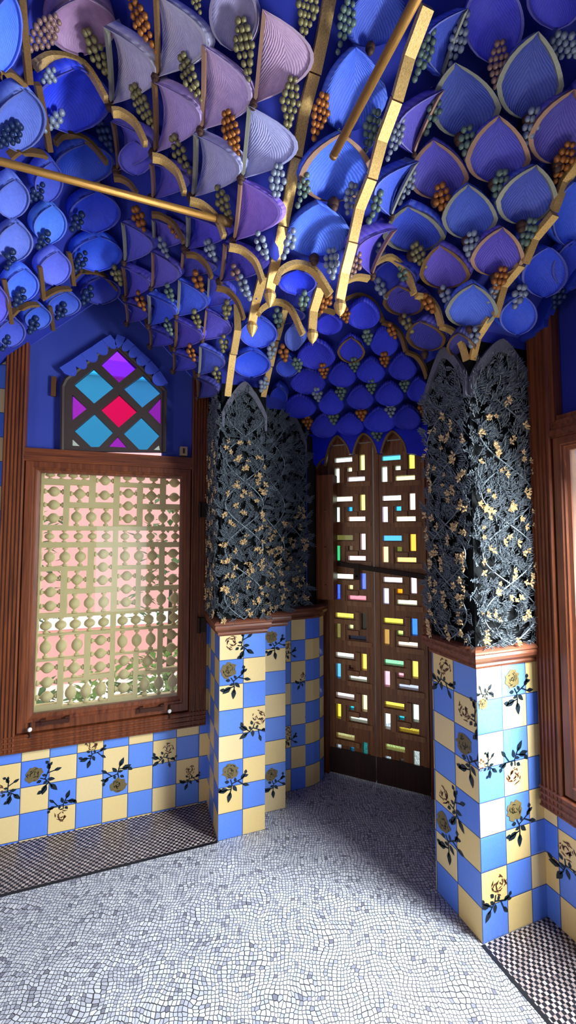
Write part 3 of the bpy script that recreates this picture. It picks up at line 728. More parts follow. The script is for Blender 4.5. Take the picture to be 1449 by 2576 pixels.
def arc(px, plane=None, wd=.17, mat=None, root=None, f=None, th=.12):
    """gilt scallop arch through pixel points, standing in a vertical plane (axis, value), a plane (point, normal) or on the vault"""
    pts = []
    src = [Vector((x, y, 0)) for x, y in px]
    m = []
    for i in range(len(src)-1):          # catmull-rom
        a = src[max(i-1, 0)]; b1 = src[i]; c = src[i+1]; d = src[min(i+2, len(src)-1)]
        for t in (0, .25, .5, .75): m.append(.5*((2*b1)+(c-a)*t+(2*a-5*b1+4*c-d)*t*t+(3*b1-a-3*c+d)*t**3))
    m.append(src[-1])
    if plane is None:
        p0 = hit(src[len(src)//2].x, src[len(src)//2].y+6, f); n = facing(p0, normal(p0, f), .6); P = [at_plane(q.x, q.y, p0, n) for q in m]
    elif isinstance(plane[0], str): P = [at(q.x, q.y, *plane) for q in m]; n = Vector((0, -1, 0)) if plane[0] == 'Y' else Vector((-1, 0, 0))
    else: P = [at_plane(q.x, q.y, *plane) for q in m]; n = -Vector(plane[1])
    b = MB(); rr = []
    for i, q in enumerate(P):
        tg_ = (P[min(i+1, len(P)-1)]-P[max(i-1, 0)]).normalized(); inn = n.cross(tg_).normalized()
        if inn.z > 0: inn = -inn
        if abs(inn.z) < .2 and i > len(P)//2 : pass
        rr.append([b.vert(q+n*.04), b.vert(q+n*.04+inn*wd*.55), b.vert(q-n*wd*.8+inn*wd*.6), b.vert(q-n*wd*.8)])
    for A_, B_ in zip(rr, rr[1:]):
        for q in range(4): b.face((A_[q], A_[(q+1) % 4], B_[(q+1) % 4], B_[q]))
    b.face(rr[0]); b.face(rr[-1][::-1])
    return b.build('scallop_arch', mat or GOLD, root or ceil, smooth=False)
BER = {'o': ('orange_gilt_berry', 'A8662A'), 'v': ('olive_gilt_berry', '8A8258'), 's': ('silver_berry', '8890A0'), 'g': ('grey_green_berry', '66786E'), 'b': ('dark_blue_berry', '20305A'), 'r': ('rosy_berry', '8A6A62')}
def berries(x, y, wpx, hpx, c, root=None, f=None):
    p0 = hit(x, y, f); n = facing(p0, normal(p0, f), .85); d = p0.length; s = (-p0).normalized()
    up = (Vector((0, 0, 1))-n*n.z).normalized(); rt = up.cross(n) if False else n.cross(up)
    if rt.dot(CR) < 0: rt = -rt
    cen = at_plane(x, y, p0, n)
    wT = wpx/FPX*p0.dot(CF); hT = hpx/FPX*p0.dot(CF)/max(.8, up.dot(CU))
    rows = max(4, round(hpx/11)); b = MB(); r = hT/rows*.56
    for i in range(rows):
        t = (i+.5)/rows; wv = wT*(1-abs(t-.42)/.62)
        kN = max(1, round(wv/(r*1.7)))
        for j in range(kN):
            q = cen+up*hT*(.5-t)+rt*((j+.5)/kN-.5)*wv+rt*random.uniform(-.15, .15)*r
            b.ball(q+n*(r*.6+.14*(1-abs(t-.5)*1.6)*.6), r*random.uniform(.85, 1.1), 7, 5)
    nm, col = BER[c]
    return b.build('berry_cluster', goldmat(nm, col, .35) if c in 'ov' else plain(nm, col, .45, .2, .35, 40), root or ceil, smooth=True)
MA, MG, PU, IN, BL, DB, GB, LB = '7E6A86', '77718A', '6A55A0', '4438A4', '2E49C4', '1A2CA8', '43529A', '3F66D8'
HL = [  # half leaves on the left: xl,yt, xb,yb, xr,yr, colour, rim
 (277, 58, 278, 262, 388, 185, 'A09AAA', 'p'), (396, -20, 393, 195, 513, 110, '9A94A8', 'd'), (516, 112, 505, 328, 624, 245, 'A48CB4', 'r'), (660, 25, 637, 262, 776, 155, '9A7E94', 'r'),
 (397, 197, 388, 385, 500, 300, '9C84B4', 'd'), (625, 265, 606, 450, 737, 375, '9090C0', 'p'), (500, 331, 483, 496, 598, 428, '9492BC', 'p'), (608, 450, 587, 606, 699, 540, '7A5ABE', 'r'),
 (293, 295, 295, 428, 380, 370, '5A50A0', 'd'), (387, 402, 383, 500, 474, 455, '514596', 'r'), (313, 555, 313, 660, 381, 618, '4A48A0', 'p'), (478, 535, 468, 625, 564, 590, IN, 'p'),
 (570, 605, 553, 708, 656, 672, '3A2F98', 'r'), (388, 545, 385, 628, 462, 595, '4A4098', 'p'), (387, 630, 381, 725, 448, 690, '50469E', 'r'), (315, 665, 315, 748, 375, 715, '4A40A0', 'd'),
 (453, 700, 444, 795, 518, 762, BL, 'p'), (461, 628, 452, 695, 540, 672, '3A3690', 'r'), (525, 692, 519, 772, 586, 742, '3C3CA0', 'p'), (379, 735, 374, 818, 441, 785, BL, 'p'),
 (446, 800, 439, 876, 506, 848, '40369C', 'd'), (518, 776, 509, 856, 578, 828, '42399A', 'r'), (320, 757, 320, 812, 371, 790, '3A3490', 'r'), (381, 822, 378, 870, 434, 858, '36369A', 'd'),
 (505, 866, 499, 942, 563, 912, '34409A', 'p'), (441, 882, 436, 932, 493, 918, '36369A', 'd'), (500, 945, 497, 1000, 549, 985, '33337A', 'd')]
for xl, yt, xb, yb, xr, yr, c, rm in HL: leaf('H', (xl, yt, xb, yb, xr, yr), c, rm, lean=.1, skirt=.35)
for xl, yt, xb, yb, xr, yr, c, rm in [(978, 560, 935, 692, 898, 620, '5440B4', 'r'), (1037, 400, 983, 545, 945, 470, '3A58D0', 'p'), (1102, 222, 1040, 388, 1003, 310, '5446B4', 'r'), (1165, 20, 1112, 195, 1070, 100, '3048B8', 'p')]:
    leaf('N', (xl, yt, xb, yb, xr, yr), c, rm, k=.45)
PLs = [  # pointed leaves: tipx,tipy, xl,xr, ymid, botx,boty, colour, rim
 (1035, 497, 972, 1116, 590, 1035, 640, BL, 'p'), (1092, 343, 1033, 1173, 445, 1095, 505, '4A40AC', 'r'), (1142, 158, 1090, 1252, 270, 1155, 348, '3448A4', 'p'), (1337, 83, 1253, 1407, 215, 1325, 302, '36459A', 'p'),
 (1245, 290, 1176, 1326, 400, 1240, 462, '4440B0', 'r'), (1414, 226, 1330, 1482, 345, 1400, 415, '4A3E9C', 'r'), (1176, 457, 1117, 1246, 548, 1172, 604, '3450B8', 'p'), (1328, 411, 1250, 1393, 505, 1310, 567, '3848A8', 'p'),
 (1115, 603, 1063, 1180, 688, 1112, 730, '5440AE', 'd'), (1250, 563, 1186, 1311, 650, 1243, 697, '4836AC', 'r'), (1186, 700, 1125, 1247, 780, 1180, 828, '3B5CCC', 'p'),
 (1022, 698, 972, 1068, 760, 1012, 800, '3A309C', 'd'), (1078, 785, 1030, 1122, 845, 1070, 890, '2A2A90', 'd'), (1160, 820, 1128, 1195, 870, 1155, 905, '22246E', 'd'),
 (795, 500, 727, 877, 590, 790, 650, LB, None), (845, 328, 758, 932, 440, 838, 512, '3660D4', 'r'), (880, 118, 822, 965, 245, 870, 335, '3358C8', None), (960, -60, 880, 1015, 50, 930, 120, '2A48B0', None)]
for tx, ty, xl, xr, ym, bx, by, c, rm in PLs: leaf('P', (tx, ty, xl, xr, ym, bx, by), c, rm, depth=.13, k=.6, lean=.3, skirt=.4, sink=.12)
OS = [(1165, 1318, -70, 160, '30309A', 'd'), (1330, 1470, -90, 70, '2C2C90', 'd'), (528, 650, -70, 128, '6E6680', None), (115, 292, -30, 135, '7A5C78', None), (1385, 1470, 455, 620, '2A48AC', None),
 (-40, 50, -40, 178, '3A5CC8', None), (80, 276, 150, 332, DB, None), (-20, 112, 205, 378, '46569A', None), (135, 286, 345, 462, '12308E', None), (-15, 72, 438, 548, '4A5AA4', None), (84, 156, 393, 507, '3A48A8', None),
 (172, 302, 472, 585, '1E34A8', None), (82, 166, 508, 612, LB, None), (-10, 82, 553, 657, '4E5EA8', None), (178, 306, 583, 682, '2446C0', None), (12, 96, 667, 758, '3A5AD4', None), (95, 177, 624, 717, '4C55B0', None),
 (-45, 22, 712, 815, '4A46A8', None), (200, 302, 688, 765, '121E7C', None), (118, 202, 728, 795, '2C4296', None), (60, 128, 763, 828, '2A469C', None), (-10, 62, 793, 872, '303C92', None), (300, 386, 350, 440, '4C48A0', None),
 (602, 698, 795, 875, BL, None), (584, 681, 876, 948, '2440B4', None), (718, 762, 815, 882, GB, None), (694, 752, 892, 948, '24389A', None), (680, 724, 965, 1022, '1C2E98', None), (648, 770, 765, 815, '1C2880', None), (700, 797, 668, 740, '1628A8', None),
 (942, 1050, 648, 738, '1E2C94', None), (1308, 1424, 618, 748, '2038A0', None), (1253, 1348, 738, 842, '2440A8', None), (1385, 1475, 600, 730, '1A2E98', None)]
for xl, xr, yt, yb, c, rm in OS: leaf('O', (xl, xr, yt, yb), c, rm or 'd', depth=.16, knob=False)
# the pattern runs on beyond the picture's edges
for tx, ty, c, rm in [(1500, 165, '4440B0', 'r'), (1498, 350, '3848A8', 'p'), (1580, 290, '4A3E9C', 'r'), (1575, 105, '36459A', 'p'), (1665, 235, '3448A4', 'p')]:
    leaf('P', (tx, ty, tx-72, tx+72, ty+110, tx-6, ty+165), c, rm, depth=.13, k=.6, lean=.3, skirt=.4, sink=.12)
for cx_, cy_ in [(-110, 110), (-130, 300), (-110, 480), (-100, 610), (-90, 740), (1500, 560), (1570, 480)]: leaf('O', (cx_-52, cx_+52, cy_-70, cy_+70), '3A4CB0', 'd', depth=.16, knob=False)
HC = [(795, 858, 787, 842), (875, 952, 752, 828), (752, 840, 855, 929), (852, 916, 842, 912), (935, 999, 822, 897), (735, 816, 925, 992), (829, 893, 912, 974), (900, 966, 900, 964), (980, 1046, 888, 957), (714, 792, 992, 1052),
 (804, 863, 982, 1044), (875, 938, 970, 1030), (947, 1013, 960, 1022), (1026, 1083, 948, 1012), (784, 848, 1040, 1102), (847, 913, 1040, 1096), (917, 993, 1025, 1088), (991, 1056, 1018, 1082)]
HF = lambda x, y: hoodz(x, y)
for i, (xl, xr, yt, yb) in enumerate(HC):
    leaf('P', ((xl+xr)/2, yt, xl, xr, yt*.42+yb*.58, (xl+xr)/2, yb), ['0818C0', '0E20C8', '0612B4'][i % 3], 'd' if i in (3,) else None, hood, HF, .16, .82, False, .1, .3)
# ------------------------------------------------------------------ gilt ribs and scallop arches
G1, G2, Y1, Y2 = 3.375, 5.32, 10.4, 12.44
for pl, px, wd, tip in [(G1, [(565, 996), (578, 892)], .26, 0), (G1, [(580, 890), (590, 830), (588, 772)], .26, 0), (G2, [(668, 1006), (686, 925)], -.24, 0), (G2, [(688, 922), (702, 860)], -.24, 0), (G2, [(704, 857), (725, 782)], -.22, 0),
  (G1, [(624, 815), (634, 760), (652, 695)], .27, 1), (G2, [(796, 838), (800, 785), (818, 728)], -.27, 1),
  (G1, [(668, 735), (684, 650), (700, 568)], .26, 1), (G1, [(702, 565), (718, 480), (733, 393)], .26, 0), (G1, [(735, 388), (752, 285), (778, 182)], .26, 0), (G1, [(780, 178), (800, 80), (818, -20)], .26, 0),
  (G2, [(866, 765), (880, 690), (900, 615)], -.26, 1), (G2, [(900, 611), (918, 530), (948, 457)], -.26, 0), (G2, [(950, 453), (975, 360), (1012, 262)], -.26, 0), (G2, [(1014, 258), (1045, 150), (1092, 28)], -.26, 0)]:
    vrib(pl, px, wd, 'X', bool(tip))
for px in ([(1183, 905), (1196, 850), (1228, 800)], [(1240, 797), (1262, 720), (1305, 668)], [(1315, 662), (1340, 600), (1390, 540)], [(1388, 530), (1415, 455), (1452, 405)]):
    P = [at(x, y, 'X', 9.94) for x, y in px]; vrib(9.94, px, .24, 'X')
for px in ([(692, 702), (705, 672), (745, 655), (795, 672), (838, 735)],): arc(px, ('Y', Y1), .24)
for px in ([(648, 785), (660, 768), (695, 752), (735, 770), (768, 838)],): arc(px, ('Y', Y2), .22)
for px in ([(945, 655), (985, 640), (1028, 680), (1048, 738)], [(1050, 737), (1082, 745), (1105, 775), (1116, 815)], [(1113, 815), (1143, 828), (1166, 860), (1180, 905)], [(872, 700), (900, 690), (930, 694)],
    [(577, 613), (612, 622), (648, 655), (668, 708)], [(478, 497), (512, 508), (552, 545), (570, 592)], [(383, 386), (412, 394), (452, 430), (470, 482)], [(280, 271), (306, 274), (345, 303), (372, 357)], [(80, 155), (130, 131), (215, 155), (272, 243)]): arc(px, ('Y', Y1), .19)
for px in ([(868, 748), (905, 737), (943, 757), (967, 806)], [(965, 806), (994, 818), (1014, 842), (1026, 882)], [(1025, 881), (1050, 892), (1068, 915), (1080, 950)], [(800, 790), (815, 775), (845, 782)],
    [(545, 719), (575, 727), (603, 758), (618, 800)], [(468, 634), (495, 638), (522, 662), (537, 695)], [(381, 533), (406, 537), (443, 562), (466, 606)], [(285, 440), (306, 443), (330, 458), (348, 483)], [(133, 353), (160, 331), (220, 346), (272, 404)]): arc(px, ('Y', Y2), .17, GOLDD)
for px in ([(320, 755), (345, 762), (363, 785), (372, 812)], [(380, 822), (402, 828), (424, 852), (433, 882)], [(440, 880), (462, 887), (484, 912), (495, 952)], [(500, 940), (522, 945), (542, 965), (550, 1002)]): arc(px, ('Y', 19.2), .16, GOLDD)
for px in ([(190, 702), (215, 684), (262, 692), (304, 737)], [(105, 752), (130, 736), (152, 727), (180, 726)], [(30, 800), (55, 776), (78, 766), (100, 766)], [(-2, 187), (28, 179), (68, 211)], [(30, 402), (60, 382), (105, 386), (120, 392)]): arc(px, None, .18, GOLDD)
for px in ([(62, 205), (50, 100), (40, -10)], [(115, 375), (100, 290), (82, 205)], [(102, 748), (98, 712), (92, 668)], [(178, 715), (172, 670), (165, 632)], [(22, 812), (14, 760), (2, 700)], [(127, 828), (122, 798), (118, 768)], [(238, 478), (238, 430), (236, 400)]):
    p0 = hit(*px[1]); n = facing(p0, normal(p0), .6); sd = CR*.14
    ribbon([(at_plane(x, y, p0, n)+n*.1, sd, -n) for x, y in px], None, 'gilt_rib', GOLDD, ceil, .1)
# lower fringe of the hood: a plate with pointed openings in front of the doors
FD = (PD(0, -.55, 0), Vector((R45, R45, 0)))
def hp(x, y):
    q = at_plane(x, y, *FD); return ((q.x-DC[0])*R45-(q.y-DC[1])*R45, q.z)
ar = [[(815, 1172), (822, 1135), (833, 1110), (848, 1095), (865, 1108), (876, 1125), (882, 1142)], [(886, 1142), (893, 1118), (903, 1098), (915, 1089), (932, 1100), (944, 1120), (950, 1140)], [(956, 1140), (965, 1110), (975, 1092), (988, 1083), (1004, 1095), (1018, 1115), (1024, 1140)]]
out = [(700, 1035), (740, 1075), (785, 1100), (788, 1165), (798, 1178), (806, 1160)]+[p for a in ar for p in a]+[(1030, 1140), (1062, 1146), (1100, 1150), (1110, 1010), (900, 1020)]
b = MB(); b.plate([hp(*p) for p in out], [], lambda a, d, z: PD(a, -.55+d, z), 0, .5); b.build('fringe', leafmat('0A1AB8', 0), hood, recalc=True)
for a in ar: arc(a, FD, .17, GOLDD, hood)
arc([(795, 1178), (805, 1160), (820, 1150)], FD, .12, GOLDD, hood)
# ------------------------------------------------------------------ clusters of berries between the cells
for x, y, w_, h_, c in [(98, 82, 62, 100, 'r'), (365, 60, 52, 92, 'o'), (250, 135, 52, 82, 'v'), (486, 197, 52, 78, 'v'), (618, 128, 58, 92, 'v'), (770, 28, 60, 85, 'v'), (365, 268, 50, 74, 'v'), (588, 336, 52, 74, 'o'), (728, 266, 54, 86, 'v'),
  (460, 388, 45, 68, 'v'), (568, 510, 42, 66, 'v'), (696, 462, 46, 66, 's'), (268, 338, 42, 56, 'b'), (500, 8, 30, 32, 'v'), (865, 60, 50, 90, 'g'), (850, 330, 10, 12, 'g'), (800, 295, 50, 75, 'o'), (1062, 140, 46, 80, 'g'), (1145, 110, 50, 90, 's'), (1250, 165, 55, 72, 'r'),
  (1425, 110, 60, 70, 's'), (990, 350, 40, 72, 's'), (930, 330, 52, 70, 'g'), (1085, 285, 40, 68, 'g'), (1175, 362, 50, 60, 'g'), (1330, 320, 50, 60, 's'), (1410, 410, 55, 68, 'o'), (758, 478, 38, 62, 'g'), (938, 520, 34, 60, 'g'), (1020, 470, 34, 62, 's'), (1115, 500, 48, 58, 'o'), (1255, 470, 50, 58, 'g'), (880, 500, 48, 55, 's'),
  (662, 615, 38, 56, 's'), (1060, 640, 44, 56, 'v'), (1185, 618, 44, 56, 's'), (1320, 590, 46, 60, 'g'), (960, 635, 30, 50, 's'), (355, 550, 40, 46, 'o'), (440, 570, 30, 40, 'o'), (535, 628, 36, 42, 's'), (600, 690, 28, 44, 'r'), (502, 705, 34, 44, 'o'), (620, 722, 34, 52, 's'), (358, 755, 32, 40, 'o'), (415, 620, 30, 40, 's'), (298, 690, 34, 40, 'v'),
  (430, 735, 28, 36, 'g'), (497, 800, 28, 38, 'v'), (570, 778, 30, 40, 'v'), (485, 885, 28, 36, 'o'), (563, 862, 28, 38, 'v'), (548, 940, 28, 36, 'v'), (428, 820, 26, 34, 'g'), (722, 612, 38, 60, 's'), (835, 662, 44, 58, 's'), (890, 665, 36, 50, 'r'), (816, 755, 36, 52, 'o'), (763, 752, 32, 44, 'g'), (700, 798, 30, 40, 'g'), (715, 885, 30, 40, 'o'), (682, 880, 28, 36, 's'), (660, 965, 28, 34, 's'),
  (965, 722, 34, 46, 's'), (1020, 690, 30, 44, 'g'), (1082, 760, 34, 44, 'o'), (1125, 740, 34, 46, 's'), (1250, 705, 42, 54, 'o'), (1030, 810, 34, 44, 'v'), (990, 830, 28, 36, 'o'), (1190, 845, 34, 44, 's'), (1235, 735, 30, 40, 's'), (20, 335, 46, 66, 'b'), (130, 300, 34, 60, 's'), (118, 185, 34, 40, 's'), (88, 480, 36, 50, 'b'), (190, 555, 32, 46, 'b'), (105, 600, 34, 44, 'b'), (22, 650, 30, 46, 'b'), (45, 745, 32, 44, 'b'), (198, 655, 34, 50, 'b'), (150, 780, 28, 40, 'b'), (80, 815, 30, 40, 'b'), (215, 740, 32, 44, 'b'), (10, 860, 24, 36, 'b'), (1300, 745, 40, 46, 's'), (1400, 750, 40, 40, 'b')]:
    berries(x, y, w_, h_, c)
for x, y, c in [(815, 930, 'o'), (892, 915, 'g'), (968, 902, 'o'), (858, 985, 'g'), (935, 970, 'g'), (910, 1038, 'o'), (840, 1048, 'g'), (775, 1060, 'o'), (983, 1030, 's'), (1018, 965, 'g'), (1065, 1025, 'o'), (870, 790, 'o'), (750, 915, 'g'), (950, 1090, 'g'), (800, 990, 's'), (925, 845, 'g')]:
    berries(x, y, 30, 34, c, hood, HF)

# lower scalloped edge of the vault in front of the right window
pts = [at(x, y, 'X', 12.1) for x, y in ((1270, 880), (1300, 862), (1335, 846), (1342, 836), (1356, 825), (1369, 820), (1370, 802), (1384, 768), (1404, 737), (1428, 717), (1446, 710), (1452, 690), (1475, 640), (1500, 600), (1500, 440), (1300, 560), (1225, 760))]
b = MB(); b.plate([(10.4-q.y, q.z) for q in pts], [], lambda s, d, z: (12.1+d, 10.4-s, z), 0, .3); b.build('vault_edge', leafmat('22339A', 0), ceil)
# ------------------------------------------------------------------ plant reliefs on the upper piers
LEAFD = plain('dark_grey_green_leaves', '5A6168', .5, .2, .4, 12, 0, .6); STEMD = plain('grey_stems', '747E84', .5, .2, .3, 30)
PETAL = plain('cream_petals', 'C8A878', .5, 0, .25, 30)
def flower_mesh(seed):
    rnd = random.Random(seed); b = MB(); c = b.vert((0, 0, .05)); npt = rnd.randint(4, 6); t0 = rnd.uniform(0, 6)
    for p in range(npt):
        t = t0+2*PI*p/npt+rnd.uniform(-.3, .3); d = Vector((math.cos(t), math.sin(t), .0)); s = Vector((-math.sin(t), math.cos(t), 0)); L = rnd.uniform(.10, .19); wd = L*.3
        i = [c, b.vert(d*L*.5+s*wd+Vector((0, 0, .09))), b.vert(d*L+Vector((0, 0, .11))), b.vert(d*L*.5-s*wd+Vector((0, 0, .09))), b.vert(d*L*.55+Vector((0, 0, .14)))]
        b.face((i[0], i[1], i[4])); b.face((i[1], i[2], i[4])); b.face((i[2], i[3], i[4])); b.face((i[3], i[0], i[4]))
    return b
FPROTO = []
for s in range(6):
    o = flower_mesh(s).build('flower', PETAL, None, (0, 0, 0)); FPROTO.append(o.data); bpy.data.objects.remove(o)
def relief(a, c, z0, z1, label, seed, arch=True, nfl=46, name='plant_relief', dens=1.0):
    """panel of carved foliage on the plan segment a-c (outward to its right)"""
    rnd = random.Random(seed); L = math.dist(a, c); dx = Vector((c[0]-a[0], c[1]-a[1], 0))/L; n = Vector((dx.y, -dx.x, 0)); up = Vector((0, 0, 1))
    r = thing(name, (a[0], a[1], z0), label, 'relief')
    A = Vector((a[0], a[1], 0))
    P = lambda u, z, d: A+dx*u+n*d+up*z
    apex = z1; sh = z1-1.35 if arch else z1
    def top(u):
        t = abs(u/L-.5)*2
        return sh+(apex-sh)*(1-t**1.5) if arch else z1
    b = MB(); m = 16; e0 = [b.vert(P(L*i/m, z0-.6, 0)) for i in range(m+1)]; e1 = [b.vert(P(L*i/m, z1+.25, 0)) for i in range(m+1)]
    for i in range(m): b.face((e0[i], e0[i+1], e1[i+1], e1[i]))
    b.build('ground', DARKP, r, recalc=False)
    b = MB(); b.poly([P(0, z1+.25, 0), P(L, z1+.25, 0), P(L, z1+.9, 0), P(0, z1+.9, 0)]); b.build('blue_ground', VAULT, r, recalc=False)
    # leafy sprigs
    b = MB(); st = MB()
    def blade(c, d, Ln, wd, lift):
        s = d.cross(n).normalized()
        i = [b.vert(c), b.vert(c+d*Ln*.5+s*wd+n*lift*.5), b.vert(c+d*Ln+n*lift), b.vert(c+d*Ln*.5-s*wd+n*lift*.5), b.vert(c+d*Ln*.45+n*(lift*.5+wd*.8))]
        b.face((i[0], i[1], i[4])); b.face((i[1], i[2], i[4])); b.face((i[2], i[3], i[4])); b.face((i[3], i[0], i[4]))
    for q in range(int(L*(z1-z0)*26*dens)):
        u = rnd.uniform(.02, L-.02); z = rnd.uniform(z0+.02, z1)
        if z > top(u)-.05: continue
        t = rnd.gauss(PI/2, 1.1); d = (dx*math.cos(t)+up*math.sin(t)); s = d.cross(n)
        c0 = P(u, z, rnd.uniform(.0, .10)); Ls = rnd.uniform(.28, .5)
        st.tube([c0, c0+d*Ls*.5+n*.06, c0+d*Ls+n*.05], [.014, .011, .006], 4, False)
        for kk in range(5):
            tt = .15+.17*kk
            for sg in (-1, 1):
                blade(c0+d*Ls*tt+n*.05, (d*.75+s*sg*.8+n*rnd.uniform(0, .3)).normalized(), Ls*rnd.uniform(.3, .46)*(1.15-.5*tt), .024, rnd.uniform(.03, .13))
        blade(c0+d*Ls*.9+n*.05, d, Ls*.35, .028, .08)
    # long scrolling stems in lozenges
    zz = z0; kk = 0
    while zz < z1-1:
        for sg in (-1, 1):
            pts = []
            for i in range(13):
                t = i/12; u = L/2+sg*L*.42*math.sin(PI*t)*(1 if kk % 2 else -1); z = zz+1.9*t
                if z < top(min(max(u, 0), L))-.1: pts.append(P(u, z, .16))
            if len(pts) > 2: st.tube(pts, .022, 5, False)
        zz += 1.9; kk += 1
    f = b.build('foliage', LEAFD, r, recalc=False); f['kind'] = 'stuff'
    sm_ = st.build('stems', STEMD, r); sm_['kind'] = 'stuff'
    B3 = Matrix((dx, up, n)).transposed()
    rows = max(3, int((z1-z0)/.5)); k = 0
    for i in range(rows):
        cols = [.25, .75] if i % 2 else [.5, .02, .98]
        for cu in cols:
            if k >= nfl: break
            u = min(max(L*cu+rnd.uniform(-.16, .16), .12), L-.12); z = z0+(i+.5)*(z1-z0)/rows+rnd.uniform(-.2, .2)
            if z > top(u)-.18: continue
            u0_, zz_ = u, z
            for rep in range(rnd.randint(2, 4)):
              u, z = u0_+rnd.uniform(-.2, .2), zz_+rnd.uniform(-.22, .22)
              if u < .03 or u > L-.03 or k >= nfl: continue
              o = bpy.data.objects.new('flower', rnd.choice(FPROTO)); COL.objects.link(o); o.parent = r
              M = (B3 @ Matrix.Rotation(rnd.uniform(0, 6), 3, 'Z') @ Matrix.Diagonal((rnd.uniform(.65, 1.05),)*3)).to_4x4()
              M.translation = (P(u, z, rnd.uniform(.12, .2))-Vector((a[0], a[1], z0)))*T; o.matrix_local = M; k += 1
    if arch:
        m = 14; b = MB(); poly = [(0, z1+1.0), (0, sh-.25)]
        inner = [(L*(.06+.88*i/m), top(L*(.06+.88*i/m))) for i in range(m+1)]
        pts = [(0, sh+.35)]+[(0, sh-.3), (L*.05, sh-.3)]+inner+[(L*.95, sh-.3), (L, sh-.3), (L, sh+.35)]+[(q[0], q[1]+.4) for q in inner[::-1]]
        b.plate(pts, [], lambda u, d, z: tuple(P(u, z, .16-d)), 0, .16); b.build('pointed_arch', GREYTRIM, r)
    return r
zb = -3.42
relief((3.375, 17.3), (5.32, 17.3), zb, 6.15, 'tall dark leafy plaster relief with cream blossoms, on the broad front of the left pier', 11, True, 98)
relief((3.375, 19.9), (3.375, 17.3), zb, 6.0, 'narrow foreshortened leafy relief between the lattice window and the left pier front', 12, False, 98, dens=.8)
relief((5.32, 18.3), (6.58, 18.3), zb, 5.6, 'shadowy leafy relief strip just right of the left pier front', 13, False, 50, dens=1.1)
relief((6.58, 19.4), (8.05, 19.4), zb, 5.6, 'shadowy leafy relief beside the wooden cover box left of the doors', 14, True, 60, dens=1.1)
relief((9.94, 12.44), (9.94, 10.4), zb, 6.05, 'dark leafy relief with cream blossoms on the right pier, on the side facing the doors', 15, True, 98)
relief((9.94, 10.4), (12.57, 10.4), zb, 6.05, 'brightly lit leafy relief with cream blossoms on the right pier, beside the right window', 16, True, 98)
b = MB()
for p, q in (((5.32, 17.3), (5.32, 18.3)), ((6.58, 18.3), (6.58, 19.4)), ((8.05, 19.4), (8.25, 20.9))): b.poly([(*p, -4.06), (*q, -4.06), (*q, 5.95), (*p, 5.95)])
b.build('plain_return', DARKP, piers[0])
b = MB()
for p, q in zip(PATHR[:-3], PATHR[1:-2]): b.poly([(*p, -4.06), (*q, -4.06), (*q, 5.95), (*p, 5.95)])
b.build('plain_return', DARKP, piers[1])
